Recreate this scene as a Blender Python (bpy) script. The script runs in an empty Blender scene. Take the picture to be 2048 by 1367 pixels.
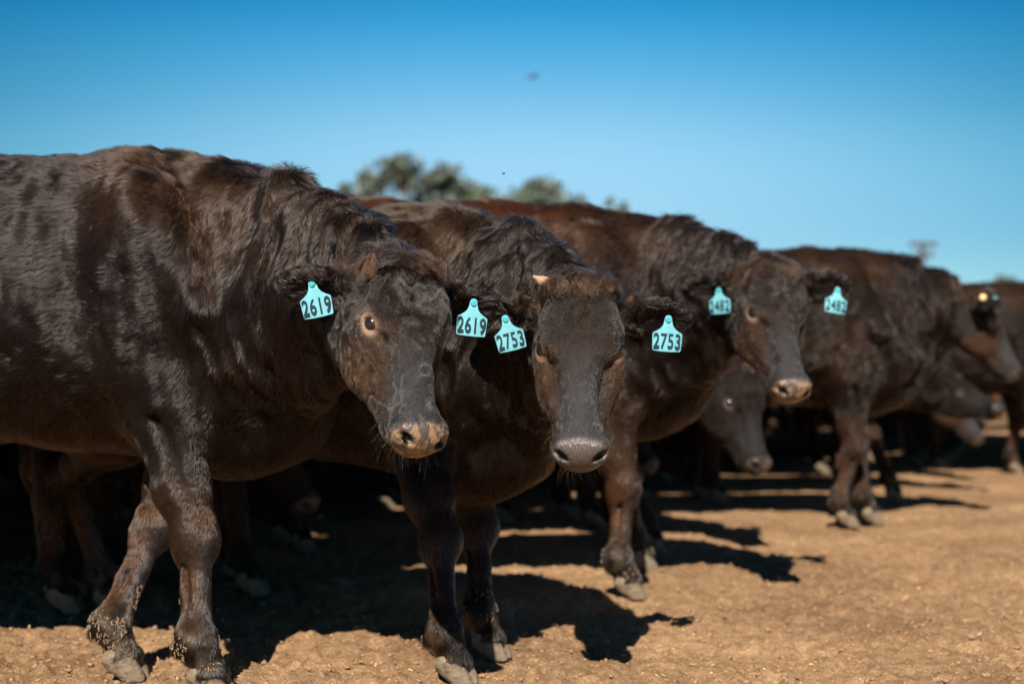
import bpy, math, random, os
import numpy as np
from mathutils import Vector, Matrix

random.seed(7)
RNG = np.random.default_rng(11)
S = bpy.context.scene
COL = S.collection
R = math.radians
f32 = np.float32

# ------------------------------------------------------------------ camera
CAM_H = 0.85
cam_d = bpy.data.cameras.new("camera")
cam = bpy.data.objects.new("camera", cam_d)
COL.objects.link(cam)
cam.location = (0, 0, CAM_H)
cam.rotation_euler = (R(90.675), 0, 0)
cam_d.lens = 50
cam_d.sensor_width = 36
cam_d.clip_start = 0.05
cam_d.clip_end = 3000
cam_d.dof.use_dof = True
cam_d.dof.focus_distance = 3.35
cam_d.dof.aperture_fstop = 2.0
S.camera = cam

# ------------------------------------------------------------------ sky and sun
SUN_EL, SUN_AZ = R(42.5), R(9)          # behind the photographer, a little to the left
w = bpy.data.worlds.new("World")
S.world = w
w.use_nodes = True
nt = w.node_tree
bg = nt.nodes['Background']
sky = nt.nodes.new('ShaderNodeTexSky')
sky.sky_type = 'NISHITA'
sky.sun_disc = False
sky.sun_elevation = SUN_EL
sky.sun_rotation = R(180) + SUN_AZ
sky.altitude = 1500
sky.air_density = 1.0
sky.dust_density = 0.25
sky.ozone_density = 3.0
hsv = nt.nodes.new('ShaderNodeHueSaturation')
hsv.inputs['Hue'].default_value = 0.485
hsv.inputs['Saturation'].default_value = 1.25
nt.links.new(sky.outputs[0], hsv.inputs['Color'])
# the deep blue above, paling quickly towards the horizon
tcw = nt.nodes.new('ShaderNodeTexCoord')
sxyz = nt.nodes.new('ShaderNodeSeparateXYZ')
nt.links.new(tcw.outputs['Generated'], sxyz.inputs[0])
rmp = nt.nodes.new('ShaderNodeValToRGB')
rmp.color_ramp.interpolation = 'B_SPLINE'
els = rmp.color_ramp.elements
els[0].position = 0.0; els[0].color = (0.42, 0.50, 0.55, 1)
els[1].position = 0.45; els[1].color = (0.06, 0.22, 0.34, 1)
for ps, cl in ((0.085, (0.50, 0.54, 0.58, 1)), (0.14, (1.15, 0.86, 0.74, 1)), (0.185, (0.80, 0.80, 0.74, 1)), (0.24, (0.08, 0.68, 0.76, 1))):
    e = els.new(ps); e.color = cl
nt.links.new(sxyz.outputs['Z'], rmp.inputs[0])
vm = nt.nodes.new('ShaderNodeVectorMath'); vm.operation = 'MULTIPLY'
vs = nt.nodes.new('ShaderNodeVectorMath'); vs.operation = 'SCALE'; vs.inputs['Scale'].default_value = 1.74
nt.links.new(hsv.outputs[0], vm.inputs[0]); nt.links.new(rmp.outputs[0], vm.inputs[1])
nt.links.new(vm.outputs[0], vs.inputs[0])
# lens vignetting put into the sky colour: darker towards both sides
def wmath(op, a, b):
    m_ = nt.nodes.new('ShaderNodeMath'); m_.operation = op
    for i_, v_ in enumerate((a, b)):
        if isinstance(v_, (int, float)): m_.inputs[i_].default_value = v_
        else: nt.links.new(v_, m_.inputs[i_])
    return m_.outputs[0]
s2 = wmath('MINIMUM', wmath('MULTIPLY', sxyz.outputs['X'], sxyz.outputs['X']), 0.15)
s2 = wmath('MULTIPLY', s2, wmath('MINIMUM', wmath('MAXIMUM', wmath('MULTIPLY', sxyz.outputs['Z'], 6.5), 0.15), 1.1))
cvig = nt.nodes.new('ShaderNodeCombineXYZ')
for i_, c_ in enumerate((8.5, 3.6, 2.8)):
    nt.links.new(wmath('POWER', math.exp(-c_), s2), cvig.inputs[i_])
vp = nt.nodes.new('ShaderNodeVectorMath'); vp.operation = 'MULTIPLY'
nt.links.new(vs.outputs[0], vp.inputs[0]); nt.links.new(cvig.outputs[0], vp.inputs[1])
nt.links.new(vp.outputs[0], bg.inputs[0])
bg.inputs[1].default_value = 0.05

sun_d = bpy.data.lights.new("sun", 'SUN')
sun_d.energy = 5.0
sun_d.angle = R(0.5)
sun_d.color = (1.0, 0.94, 0.84)
sun = bpy.data.objects.new("sun", sun_d)
COL.objects.link(sun)
ldir = Vector((math.sin(SUN_AZ) * math.cos(SUN_EL), math.cos(SUN_AZ) * math.cos(SUN_EL), -math.sin(SUN_EL)))
sun.rotation_euler = ldir.to_track_quat('-Z', 'Y').to_euler()
sun.location = (-3, -10, 12)

S.view_settings.view_transform = 'Standard'
S.view_settings.look = 'None'
S.view_settings.exposure = 0.9
S.view_settings.gamma = 1.0
S.cycles.max_bounces = 2
S.cycles.diffuse_bounces = 1
S.cycles.glossy_bounces = 2
S.cycles.transmission_bounces = 2
S.cycles.sample_clamp_indirect = 1.5
S.cycles.transparent_max_bounces = 6
S.cycles.use_denoising = True
S.cycles.denoising_input_passes = 'RGB_ALBEDO_NORMAL'
S.cycles.denoising_prefilter = 'ACCURATE'


# ------------------------------------------------------------------ helpers
def tag(o, label=None, cat=None, group=None, kind=None):
    if label: o['label'] = label
    if cat: o['category'] = cat
    if group: o['group'] = group
    if kind: o['kind'] = kind
    return o


def empty(name, loc=(0, 0, 0), rz=0.0):
    o = bpy.data.objects.new(name, None)
    o.empty_display_size = 0.2
    COL.objects.link(o)
    o.location = loc
    o.rotation_euler = (0, 0, rz)
    return o


def link(name, data, parent=None, mat=None):
    o = bpy.data.objects.new(name, data)
    COL.objects.link(o)
    if parent is not None: o.parent = parent
    if mat is not None: data.materials.append(mat)
    return o


def mesh_np(name, V, F, smooth=True):
    me = bpy.data.meshes.new(name)
    V = np.ascontiguousarray(V, f32)
    F = np.ascontiguousarray(F, np.int32)
    k = F.shape[1]
    me.vertices.add(len(V))
    me.vertices.foreach_set('co', V.ravel())
    me.loops.add(F.size)
    me.loops.foreach_set('vertex_index', F.ravel())
    me.polygons.add(len(F))
    me.polygons.foreach_set('loop_start', np.arange(0, F.size, k, dtype=np.int32))
    me.update(calc_edges=True)
    me.validate()
    me.polygons.foreach_set('use_smooth', np.full(len(me.polygons), smooth, dtype=bool))
    return me


def color_attr(me, name, C, domain='POINT'):
    a = me.attributes.new(name, 'FLOAT_COLOR', domain)
    A = np.ones((len(C), 4), f32)
    A[:, :3] = C
    a.data.foreach_set('color', A.ravel())


def _h(ix, iy, iz, seed):
    h = (ix.astype(np.uint32) * np.uint32(374761393) + iy.astype(np.uint32) * np.uint32(668265263)
         + iz.astype(np.uint32) * np.uint32(2147483647) + np.uint32(seed * 144269 + 977))
    h = (h ^ (h >> np.uint32(13))) * np.uint32(1274126177)
    h = h ^ (h >> np.uint32(16))
    h = h * np.uint32(2654435761)
    return ((h >> np.uint32(8)) & np.uint32(0xFFFF)).astype(f32) / 32767.5 - 1.0


_RA = np.array(Matrix.Rotation(0.61, 3, 'X') @ Matrix.Rotation(1.13, 3, 'Y') @ Matrix.Rotation(0.47, 3, 'Z')).astype(f32)
_RB = np.array(Matrix.Rotation(-0.93, 3, 'Y') @ Matrix.Rotation(0.71, 3, 'Z') @ Matrix.Rotation(0.39, 3, 'X')).astype(f32)


def noise(P, seed=0):
    P = np.asarray(P, f32)
    return (_vn(P @ _RA, seed) + _vn(P @ _RB + 7.7, seed + 91)) * f32(0.72)


def _vn(P, seed=0):
    """value noise in -1..1, P (N,3)"""
    P = np.asarray(P, f32)
    I = np.floor(P).astype(np.int64)
    T = P - I
    T = T * T * T * (T * (T * 6 - 15) + 10)
    x, y, z = I[:, 0], I[:, 1], I[:, 2]
    tx, ty, tz = T[:, 0], T[:, 1], T[:, 2]
    def c(a, b, d): return _h(x + a, y + b, z + d, seed)
    a0 = c(0, 0, 0) * (1 - tx) + c(1, 0, 0) * tx
    a1 = c(0, 1, 0) * (1 - tx) + c(1, 1, 0) * tx
    b0 = c(0, 0, 1) * (1 - tx) + c(1, 0, 1) * tx
    b1 = c(0, 1, 1) * (1 - tx) + c(1, 1, 1) * tx
    return ((a0 * (1 - ty) + a1 * ty) * (1 - tz) + (b0 * (1 - ty) + b1 * ty) * tz).astype(f32)


def fbm(P, oct=3, seed=0):
    s = 0; a = 1.0; t = 0
    for i in range(oct):
        s = s + a * noise(P * (2.03 ** i) + 17.3 * i, seed + i); t += a; a *= 0.5
    return s / t


def noise3(P, seed=0):
    return np.stack([noise(P, seed), noise(P + 31.7, seed + 5), noise(P - 23.1, seed + 9)], 1)


def nrm(V):
    V = np.asarray(V, float)
    return V / np.maximum(np.linalg.norm(V, axis=-1, keepdims=True), 1e-9)


def sstep(a, b, x):
    t = np.clip((x - a) / (b - a), 0, 1)
    return t * t * (3 - 2 * t)


# ------------------------------------------------------------------ signed distance modeller
def rot_xyz(rx, ry, rz):
    return np.array(Matrix.Rotation(R(rz), 3, 'Z') @ Matrix.Rotation(R(ry), 3, 'Y') @ Matrix.Rotation(R(rx), 3, 'X'))


class Body:
    """collects smooth-blended solids, in the animal's own frame"""
    def __init__(self):
        self.p = []

    def ell(self, c, r, rot=None, k=0.05, M=None, op=1):
        c = np.array(c, float); r = np.array(r, float)
        Q = np.eye(3) if rot is None else (rot_xyz(*rot) if not isinstance(rot, np.ndarray) else rot)
        if M is not None:
            c = M[0] @ c * M[2] + M[1]; Q = M[0] @ Q; r = r * M[2]
        self.p.append(('e', c, r, Q.T.astype(f32), k, op, c, r.max()))

    def cap(self, a, b, ra, rb, k=0.04, M=None, op=1, lat=None, side=(0, 1, 0)):
        """tapered limb piece; ra/rb = (radius across 'side', radius the other way) or one number"""
        a = np.array(a, float); b = np.array(b, float)
        ra = (ra, ra) if np.isscalar(ra) else ra
        rb = (rb, rb) if np.isscalar(rb) else rb
        side = np.array(side, float)
        if M is not None:
            a = M[0] @ a * M[2] + M[1]; b = M[0] @ b * M[2] + M[1]; side = M[0] @ side
            ra = tuple(x * M[2] for x in ra); rb = tuple(x * M[2] for x in rb)
        t = nrm(b - a)
        u = nrm(side - t * side.dot(t))
        v = np.cross(t, u)
        self.p.append(('c', a, b, ra, rb, np.stack([t, u, v]).astype(f32), k, op, (a + b) / 2,
                       np.linalg.norm(b - a) / 2 + max(max(ra), max(rb))))

    def tor(self, c, ax, up, R1, R2, r, k, M):
        """elliptical ring (eyelids)"""
        c = M[0] @ np.array(c, float) * M[2] + M[1]
        ax = nrm(M[0] @ np.array(ax, float)); up = M[0] @ np.array(up, float)
        up = nrm(up - ax * up.dot(ax)); s = np.cross(ax, up)
        self.p.append(('t', c, np.stack([s, up, ax]).astype(f32), R1, R2, r, k, 1, c, max(R1, R2) + r))

    def dist1(self, pr, P):
        if pr[0] == 'e':
            _, c, r, QT, k, op, bc, br = pr
            q = (P - c.astype(f32)) @ QT.T
            r = r.astype(f32)
            k0 = np.sqrt(((q / r) ** 2).sum(1)); k1 = np.sqrt(((q / (r * r)) ** 2).sum(1))
            return k0 * (k0 - 1) / np.maximum(k1, 1e-6)
        if pr[0] == 'c':
            _, a, b, ra, rb, Fm, k, op, bc, br = pr
            L = np.linalg.norm(b - a)
            q = (P - a.astype(f32)) @ Fm.T
            h = np.clip(q[:, 0] / L, 0, 1)
            ru = ra[0] + (rb[0] - ra[0]) * h; rv = ra[1] + (rb[1] - ra[1]) * h
            e = q[:, 0] - h * L
            rm = (ru + rv) * 0.5
            k0 = np.sqrt((q[:, 1] / ru) ** 2 + (q[:, 2] / rv) ** 2 + (e / rm) ** 2)
            k1 = np.sqrt((q[:, 1] / ru ** 2) ** 2 + (q[:, 2] / rv ** 2) ** 2 + (e / rm ** 2) ** 2)
            return k0 * (k0 - 1) / np.maximum(k1, 1e-6)
        _, c, Fm, R1, R2, r, k, op, bc, br = pr
        q = (P - c.astype(f32)) @ Fm.T
        ang = np.arctan2(q[:, 1] / R2, q[:, 0] / R1)
        dx = q[:, 0] - R1 * np.cos(ang); dy = q[:, 1] - R2 * np.sin(ang)
        return np.sqrt(dx * dx + dy * dy + q[:, 2] ** 2) - r

    def field(self, P, reach=None):
        P = P.astype(f32)
        d = np.full(len(P), 10.0, f32)
        for pr in self.p:
            k, op, bc, br = pr[-4], pr[-3], pr[-2], pr[-1]
            if reach is not None:
                m = np.nonzero(((P - bc.astype(f32)) ** 2).sum(1) < (br + reach + k) ** 2)[0]
                if not len(m): continue
                Pm = P[m]; dm = d[m]
            else:
                Pm, dm, m = P, d, slice(None)
            e = self.dist1(pr, Pm)
            if op > 0:
                h = np.maximum(k - np.abs(dm - e), 0) / k
                d[m] = np.minimum(dm, e) - h * h * k * 0.25
            else:
                h = np.maximum(k - np.abs(dm + e), 0) / k
                d[m] = np.maximum(dm, -e) + h * h * k * 0.25
        return d

    def mesh(self, vox, B=8):
        lo = np.min([pr[-2] - pr[-1] for pr in self.p if pr[-3] > 0], 0) - 4 * vox
        hi = np.max([pr[-2] + pr[-1] for pr in self.p if pr[-3] > 0], 0) + 4 * vox
        nb = np.ceil((hi - lo) / (vox * B)).astype(int)
        bi = np.stack(np.meshgrid(*[np.arange(n) for n in nb], indexing='ij'), -1).reshape(-1, 3)
        cen = lo + (bi + 0.5) * vox * B - vox * 0.5
        dc = self.field(cen)
        half = vox * B * 0.5 * 1.74
        act = np.abs(dc) < half * 1.35 + 0.012
        n = nb * B
        D = np.empty(tuple(n), f32)
        V6 = D.reshape(nb[0], B, nb[1], B, nb[2], B)
        V6[:] = np.where(dc < 0, -1.0, 1.0).astype(f32).reshape(nb)[:, None, :, None, :, None]
        loc = np.stack(np.meshgrid(np.arange(B), np.arange(B), np.arange(B), indexing='ij'), -1).reshape(-1, 3)
        ab = bi[act]
        CH = 400
        for s in range(0, len(ab), CH):
            b = ab[s:s + CH]
            P = (lo + (b[:, None, :] * B + loc[None]) * vox).reshape(-1, 3)
            d = self.field(P, reach=half * 2 + 0.05).reshape(len(b), B, B, B)
            V6[b[:, 0], :, b[:, 1], :, b[:, 2], :] = d
        # surface nets
        neg = D < 0
        c = neg[:-1, :-1, :-1].astype(np.int8)
        for i, j, k in [(1, 0, 0), (0, 1, 0), (0, 0, 1), (1, 1, 0), (1, 0, 1), (0, 1, 1), (1, 1, 1)]:
            c += neg[i:n[0] - 1 + i, j:n[1] - 1 + j, k:n[2] - 1 + k]
        cell = (c > 0) & (c < 8)
        idx = np.argwhere(cell)
        ID = np.full(cell.shape, -1, np.int32)
        ID[cell] = np.arange(len(idx), dtype=np.int32)
        offs = [(i, j, k) for i in (0, 1) for j in (0, 1) for k in (0, 1)]
        val = {o: D[idx[:, 0] + o[0], idx[:, 1] + o[1], idx[:, 2] + o[2]] for o in offs}
        acc = np.zeros((len(idx), 3), f32); cnt = np.zeros(len(idx), f32)
        for a in offs:
            for ax in range(3):
                if a[ax]: continue
                b = list(a); b[ax] = 1; b = tuple(b)
                va, vb = val[a], val[b]
                m = (va < 0) != (vb < 0)
                t = np.where(m, va / np.where(m, va - vb, 1), 0)
                pt = np.tile(np.array(a, f32), (len(idx), 1)); pt[:, ax] += t
                acc[m] += pt[m]; cnt[m] += 1
        V = lo + (idx + acc / cnt[:, None]) * vox
        quads = []
        for ax in range(3):
            s0 = [slice(1, -1)] * 3; s1 = [slice(1, -1)] * 3
            s0[ax] = slice(0, n[ax] - 1); s1[ax] = slice(1, n[ax])
            a, b = neg[tuple(s0)], neg[tuple(s1)]
            e = np.argwhere(a != b)
            flip = a[e[:, 0], e[:, 1], e[:, 2]]
            p = e.copy()
            o1, o2 = [x for x in range(3) if x != ax]
            p[:, o1] += 1; p[:, o2] += 1
            def cid(d1, d2):
                q = p.copy(); q[:, o1] -= d1; q[:, o2] -= d2
                return ID[q[:, 0], q[:, 1], q[:, 2]]
            q = np.stack([cid(1, 1), cid(0, 1), cid(0, 0), cid(1, 0)], 1)
            if ax == 1: flip = ~flip
            q[~flip] = q[~flip][:, ::-1]
            quads.append(q)
        F = np.concatenate(quads)
        F = F[(F >= 0).all(1)]
        return V.astype(f32), F


def vnormals(V, F):
    N = np.cross(V[F[:, 2]] - V[F[:, 0]], V[F[:, 3]] - V[F[:, 1]])
    out = np.zeros_like(V)
    for j in range(3):
        s = np.zeros(len(V))
        for k in range(4):
            s += np.bincount(F[:, k], weights=N[:, j], minlength=len(V))
        out[:, j] = s
    return nrm(out).astype(f32)


def relax(V, F, it=2, w=0.5):
    for _ in range(it):
        A = np.zeros((len(V), 3)); c = np.zeros(len(V))
        for k in range(4):
            a, b = F[:, k], F[:, (k + 1) % 4]
            for j in range(3):
                A[:, j] += np.bincount(a, weights=V[b, j], minlength=len(V))
                A[:, j] += np.bincount(b, weights=V[a, j], minlength=len(V))
            c += np.bincount(a, minlength=len(V)) + np.bincount(b, minlength=len(V))
        V = (V * (1 - w) + w * A / c[:, None]).astype(f32)
    return V


# ------------------------------------------------------------------ materials
def mat_new(name):
    m = bpy.data.materials.new(name)
    m.use_nodes = True
    n = m.node_tree
    b = n.nodes['Principled BSDF']
    return m, n, b


def N(n, t, **kw):
    x = n.nodes.new(t)
    for k, v in kw.items():
        if k.startswith('_'): setattr(x, k[1:], v)
        else: x.inputs[k].default_value = v
    return x


def mat_hide():
    m, n, b = mat_new("cattle_hide")
    a = N(n, 'ShaderNodeAttribute', _attribute_name='coat')
    wet = N(n, 'ShaderNodeAttribute', _attribute_name='skin')
    tc = N(n, 'ShaderNodeTexCoord')
    nz = N(n, 'ShaderNodeTexNoise', Scale=260.0, Detail=3.0)
    mp = N(n, 'ShaderNodeMapping')
    mp.inputs['Scale'].default_value = (1, 1, 0.25)
    n.links.new(tc.outputs['Object'], mp.inputs[0])
    n.links.new(mp.outputs[0], nz.inputs['Vector'])
    mx = N(n, 'ShaderNodeMix', _data_type='RGBA', _blend_type='MULTIPLY')
    mx.inputs[0].default_value = 0.7
    n.links.new(a.outputs['Color'], mx.inputs[6])
    cr = N(n, 'ShaderNodeMapRange')
    cr.inputs['To Min'].default_value = 0.35; cr.inputs['To Max'].default_value = 1.5
    n.links.new(nz.outputs['Fac'], cr.inputs['Value'])
    cb = N(n, 'ShaderNodeCombineColor')
    for i in range(3): n.links.new(cr.outputs[0], cb.inputs[i])
    n.links.new(cb.outputs[0], mx.inputs[7])
    n.links.new(mx.outputs[2], b.inputs['Base Color'])
    rr = N(n, 'ShaderNodeMapRange')
    rr.inputs['To Min'].default_value = 0.62; rr.inputs['To Max'].default_value = 0.30
    n.links.new(wet.outputs['Fac'], rr.inputs['Value'])
    n.links.new(rr.outputs[0], b.inputs['Roughness'])
    sl = N(n, 'ShaderNodeMapRange')
    sl.inputs['To Min'].default_value = 0.08; sl.inputs['To Max'].default_value = 0.45
    n.links.new(wet.outputs['Fac'], sl.inputs['Value']); n.links.new(sl.outputs[0], b.inputs['Specular IOR Level'])
    bp = N(n, 'ShaderNodeBump', Strength=0.6, Distance=0.006)
    n.links.new(nz.outputs['Fac'], bp.inputs['Height'])
    n.links.new(bp.outputs[0], b.inputs['Normal'])
    return m


def mat_hair():
    m = bpy.data.materials.new("cattle_hair")
    m.use_nodes = True
    n = m.node_tree
    n.nodes.remove(n.nodes['Principled BSDF'])
    h = n.nodes.new('ShaderNodeBsdfHairPrincipled')
    h.model = 'CHIANG'
    h.parametrization = 'COLOR'
    h.inputs['Roughness'].default_value = 0.20
    h.inputs['Radial Roughness'].default_value = 0.30
    h.inputs['IOR'].default_value = 1.37
    a = N(n, 'ShaderNodeAttribute', _attribute_name='coat')
    n.links.new(a.outputs['Color'], h.inputs['Color'])
    n.links.new(h.outputs[0], n.nodes['Material Output'].inputs['Surface'])
    return m


def mat_simple(name, col, rough=0.6, spec=0.5, nscale=60, namp=0.35, bump=0.0, ndist=0.003):
    m, n, b = mat_new(name)
    tc = N(n, 'ShaderNodeTexCoord')
    nz = N(n, 'ShaderNodeTexNoise', Scale=nscale, Detail=4.0)
    n.links.new(tc.outputs['Object'], nz.inputs['Vector'])
    mr = N(n, 'ShaderNodeMapRange')
    mr.inputs['To Min'].default_value = 1 - namp; mr.inputs['To Max'].default_value = 1 + namp
    n.links.new(nz.outputs['Fac'], mr.inputs['Value'])
    vm = N(n, 'ShaderNodeVectorMath', _operation='SCALE')
    vm.inputs[0].default_value = col
    n.links.new(mr.outputs[0], vm.inputs['Scale'])
    n.links.new(vm.outputs[0], b.inputs['Base Color'])
    b.inputs['Roughness'].default_value = rough
    b.inputs['Specular IOR Level'].default_value = spec
    if bump:
        bp = N(n, 'ShaderNodeBump', Strength=bump, Distance=ndist)
        n.links.new(nz.outputs['Fac'], bp.inputs['Height'])
        n.links.new(bp.outputs[0], b.inputs['Normal'])
    return m


def mat_eye():
    m, n, b = mat_new("eye_surface")
    tc = N(n, 'ShaderNodeTexCoord')
    sp = N(n, 'ShaderNodeSeparateXYZ')
    n.links.new(tc.outputs['Object'], sp.inputs[0])
    # local z is the eye's axis; x is the long way of the pupil
    mr = N(n, 'ShaderNodeMapRange')
    mr.inputs['From Min'].default_value = 0.0158; mr.inputs['From Max'].default_value = 0.0170
    n.links.new(sp.outputs['Z'], mr.inputs['Value'])
    mx = N(n, 'ShaderNodeMix', _data_type='RGBA')
    mx.inputs[6].default_value = (0.17, 0.19, 0.22, 1)
    mx.inputs[7].default_value = (0.012, 0.009, 0.010, 1)
    n.links.new(mr.outputs[0], mx.inputs[0])
    n.links.new(mx.outputs[2], b.inputs['Base Color'])
    b.inputs['Roughness'].default_value = 0.2
    b.inputs['Specular IOR Level'].default_value = 0.6
    b.inputs['Coat Weight'].default_value = 0.25
    b.inputs['Coat Roughness'].default_value = 0.14
    return m


M_HIDE = mat_hide()
M_HAIR = mat_hair()
M_EYE = mat_eye()
M_HOOF = mat_simple("hoof_horn", (0.175, 0.130, 0.088), 0.9, 0.15, 55, 0.75, 1.0, 0.006)
M_TAG = mat_simple("turquoise_plastic", (0.125, 0.375, 0.430), 0.42, 0.5, 30, 0.30, 0.1, 0.001)
M_TAGBTN = mat_simple("turquoise_button_plastic", (0.03, 0.33, 0.36), 0.35, 0.5, 60, 0.1)
M_INK = mat_simple("printed_ink", (0.012, 0.022, 0.034), 0.7, 0.15, 160, 0.5)
M_YEL = mat_simple("yellow_plastic", (0.80, 0.62, 0.26), 0.4, 0.5, 60, 0.1)
M_HORN = mat_simple("horn", (0.34, 0.21, 0.125), 0.65, 0.3, 120, 0.3, 0.4)
M_HORND = mat_simple("rusty_horn", (0.16, 0.062, 0.030), 0.7, 0.3, 120, 0.4, 0.4)



# ------------------------------------------------------------------ hoof, tag, small parts
def make_hoof_mesh():
    B = Body()
    for sy in (-1, 1):
        B.cap((-0.022, sy * 0.024, 0.062), (0.028, sy * 0.020, 0.014), (0.025, 0.036), (0.021, 0.028), 0.008)
        B.cap((0.006, sy * 0.024, 0.056), (0.044, sy * 0.018, 0.004), (0.023, 0.028), (0.015, 0.018), 0.010)
    V, F = B.mesh(0.0035)
    V = relax(V, F, 1, 0.4)
    n_ = fbm(V * 60, 2, 3)
    V = V + vnormals(V, F) * (n_ * 0.0012)[:, None]
    V[:, 2] = np.maximum(V[:, 2], 0.0)
    return mesh_np("hoof", V, F)


HOOF = make_hoof_mesh()
HOOF.materials.append(M_HOOF)


def tag_mesh():
    pts = [(-0.009, 0.004), (-0.006, 0.010), (0.0, 0.012), (0.006, 0.010), (0.009, 0.004), (0.010, -0.004),
           (0.0125, -0.014), (0.018, -0.022), (0.027, -0.029), (0.0365, -0.034), (0.0385, -0.037), (0.0375, -0.060),
           (0.0365, -0.078), (0.0345, -0.0805), (0.012, -0.0825)]
    pts = pts + [(-x, z) for x, z in pts[::-1][:-0 or None] if x > 0.0001 and z < 0.003]
    n = len(pts)
    th = 0.0011
    def bend(x, z): return -0.0035 * math.cos(z * 26) + 2.2 * x * x
    # grid between mirrored rows would be overkill: build front and back as triangle fans around two centres
    V = []; F = []
    rows = np.array(pts)
    for s in (-1, 1):
        for x, z in pts: V.append((x, bend(x, z) + s * th, z))
    import bmesh
    bm = bmesh.new()
    fv = [bm.verts.new(v) for v in V[:n]]; bv = [bm.verts.new(v) for v in V[n:]]
    bm.faces.new(fv); bm.faces.new(bv[::-1])
    for i in range(n):
        j = (i + 1) % n
        bm.faces.new((fv[i], bv[i], bv[j], fv[j]))
    bmesh.ops.recalc_face_normals(bm, faces=bm.faces)
    bmesh.ops.triangulate(bm, faces=[f for f in bm.faces if len(f.verts) > 4])
    bmesh.ops.recalc_face_normals(bm, faces=bm.faces)
    me = bpy.data.meshes.new("ear_tag"); bm.to_mesh(me); bm.free()
    me.materials.append(M_TAG)
    return me


TAGM = None


def lathe(name, prof, mat, seg=20):
    V = []; F = []
    for i in range(seg):
        a = 2 * math.pi * i / seg
        for r, z in prof: V.append((r * math.cos(a), -z, r * math.sin(a)))
    k = len(prof)
    for i in range(seg):
        j = (i + 1) % seg
        for q in range(k - 1): F.append((i * k + q, i * k + q + 1, j * k + q + 1, j * k + q))
    me = mesh_np(name, np.array(V), np.array(F))
    me.materials.append(mat)
    return me


BTN = None


def ear_tag(parent, pos, facing, lean, number, label, scale=1.0):
    """turquoise plate hanging from its button; pos in parent space, facing = direction the print looks at"""
    global TAGM, BTN
    if TAGM is None:
        TAGM = tag_mesh()
        BTN = lathe("tag_button", [(0.0001, 0.0062), (0.0022, 0.0062), (0.0026, 0.0040), (0.0040, 0.0040),
                                   (0.0052, 0.0062), (0.0068, 0.0058), (0.0080, 0.003), (0.0080, 0.0), (0.0001, 0.0)], M_TAGBTN)
    o = link("ear_tag", TAGM, parent)
    f = Vector(facing).normalized()
    z = Vector((0, 0, 1))
    z = (z - f * z.dot(f)).normalized()
    y = -f
    x = y.cross(z)
    Mx = Matrix((x, y, z)).transposed().to_4x4()
    o.matrix_local = Matrix.Translation(pos) @ Mx @ Matrix.Rotation(R(lean), 4, 'Y') @ Matrix.Scale(scale, 4)
    if label: o['label'] = label
    b = link("tag_button", BTN, o)
    b.location = (0, -0.003, 0)
    c = bpy.data.curves.new("tag_number", 'FONT')
    c.body = number
    c.size = 0.057
    c.align_x = 'CENTER'; c.align_y = 'CENTER'
    c.extrude = 0.0004
    c.offset = 0.0011
    c.space_character = 1.08
    c.resolution_u = 4
    c.materials.append(M_INK)
    tmp = bpy.data.objects.new("tmp", c); COL.objects.link(tmp)
    bpy.context.view_layer.update()
    me = bpy.data.meshes.new_from_object(tmp.evaluated_get(bpy.context.evaluated_depsgraph_get()))
    bpy.data.objects.remove(tmp); bpy.data.curves.remove(c)
    me.name = "tag_number"
    t = link("tag_number", me, o)
    t.rotation_euler = (R(90), 0, 0)
    t.location = (0, -0.0026, -0.0575)
    t.scale = (0.60, 0.95, 1)
    return o


def eye_mesh():
    V = []; F = []
    a, b = 32, 20
    for i in range(b + 1):
        th = math.pi * i / b
        for j in range(a):
            ph = 2 * math.pi * j / a
            V.append((0.0235 * math.sin(th) * math.cos(ph), 0.0235 * math.sin(th) * math.sin(ph), 0.0235 * math.cos(th)))
    for i in range(b):
        for j in range(a):
            F.append((i * a + j, (i + 1) * a + j, (i + 1) * a + (j + 1) % a, i * a + (j + 1) % a))
    me = mesh_np("eye", np.array(V), np.array(F))
    me.materials.append(M_EYE)
    return me


EYE = eye_mesh()


def hair_object(name, P, width, colr, parent, mat):
    """P (n, k, 3) strand points in parent space"""
    n, k, _ = P.shape
    hc = bpy.data.hair_curves.new(name)
    hc.add_curves([k] * n)
    hc.attributes['position'].data.foreach_set('vector', np.ascontiguousarray(P, f32).ravel())
    taper = np.linspace(1.0, 0.25, k)
    ra = hc.attributes.get('radius') or hc.attributes.new('radius', 'FLOAT', 'POINT')
    ra.data.foreach_set('value', (np.asarray(width, f32)[:, None] * taper[None]).astype(f32).ravel())
    ca = hc.attributes.new('coat', 'FLOAT_COLOR', 'CURVE')
    A = np.ones((n, 4), f32); A[:, :3] = colr
    ca.data.foreach_set('color', A.ravel())
    hc.materials.append(mat)
    o = bpy.data.objects.new(name, hc)
    COL.objects.link(o)
    o.parent = parent
    return o


# ------------------------------------------------------------------ the animal
FRONT_LEG_Y, HIND_LEG_Y = 0.155, 0.17


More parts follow.
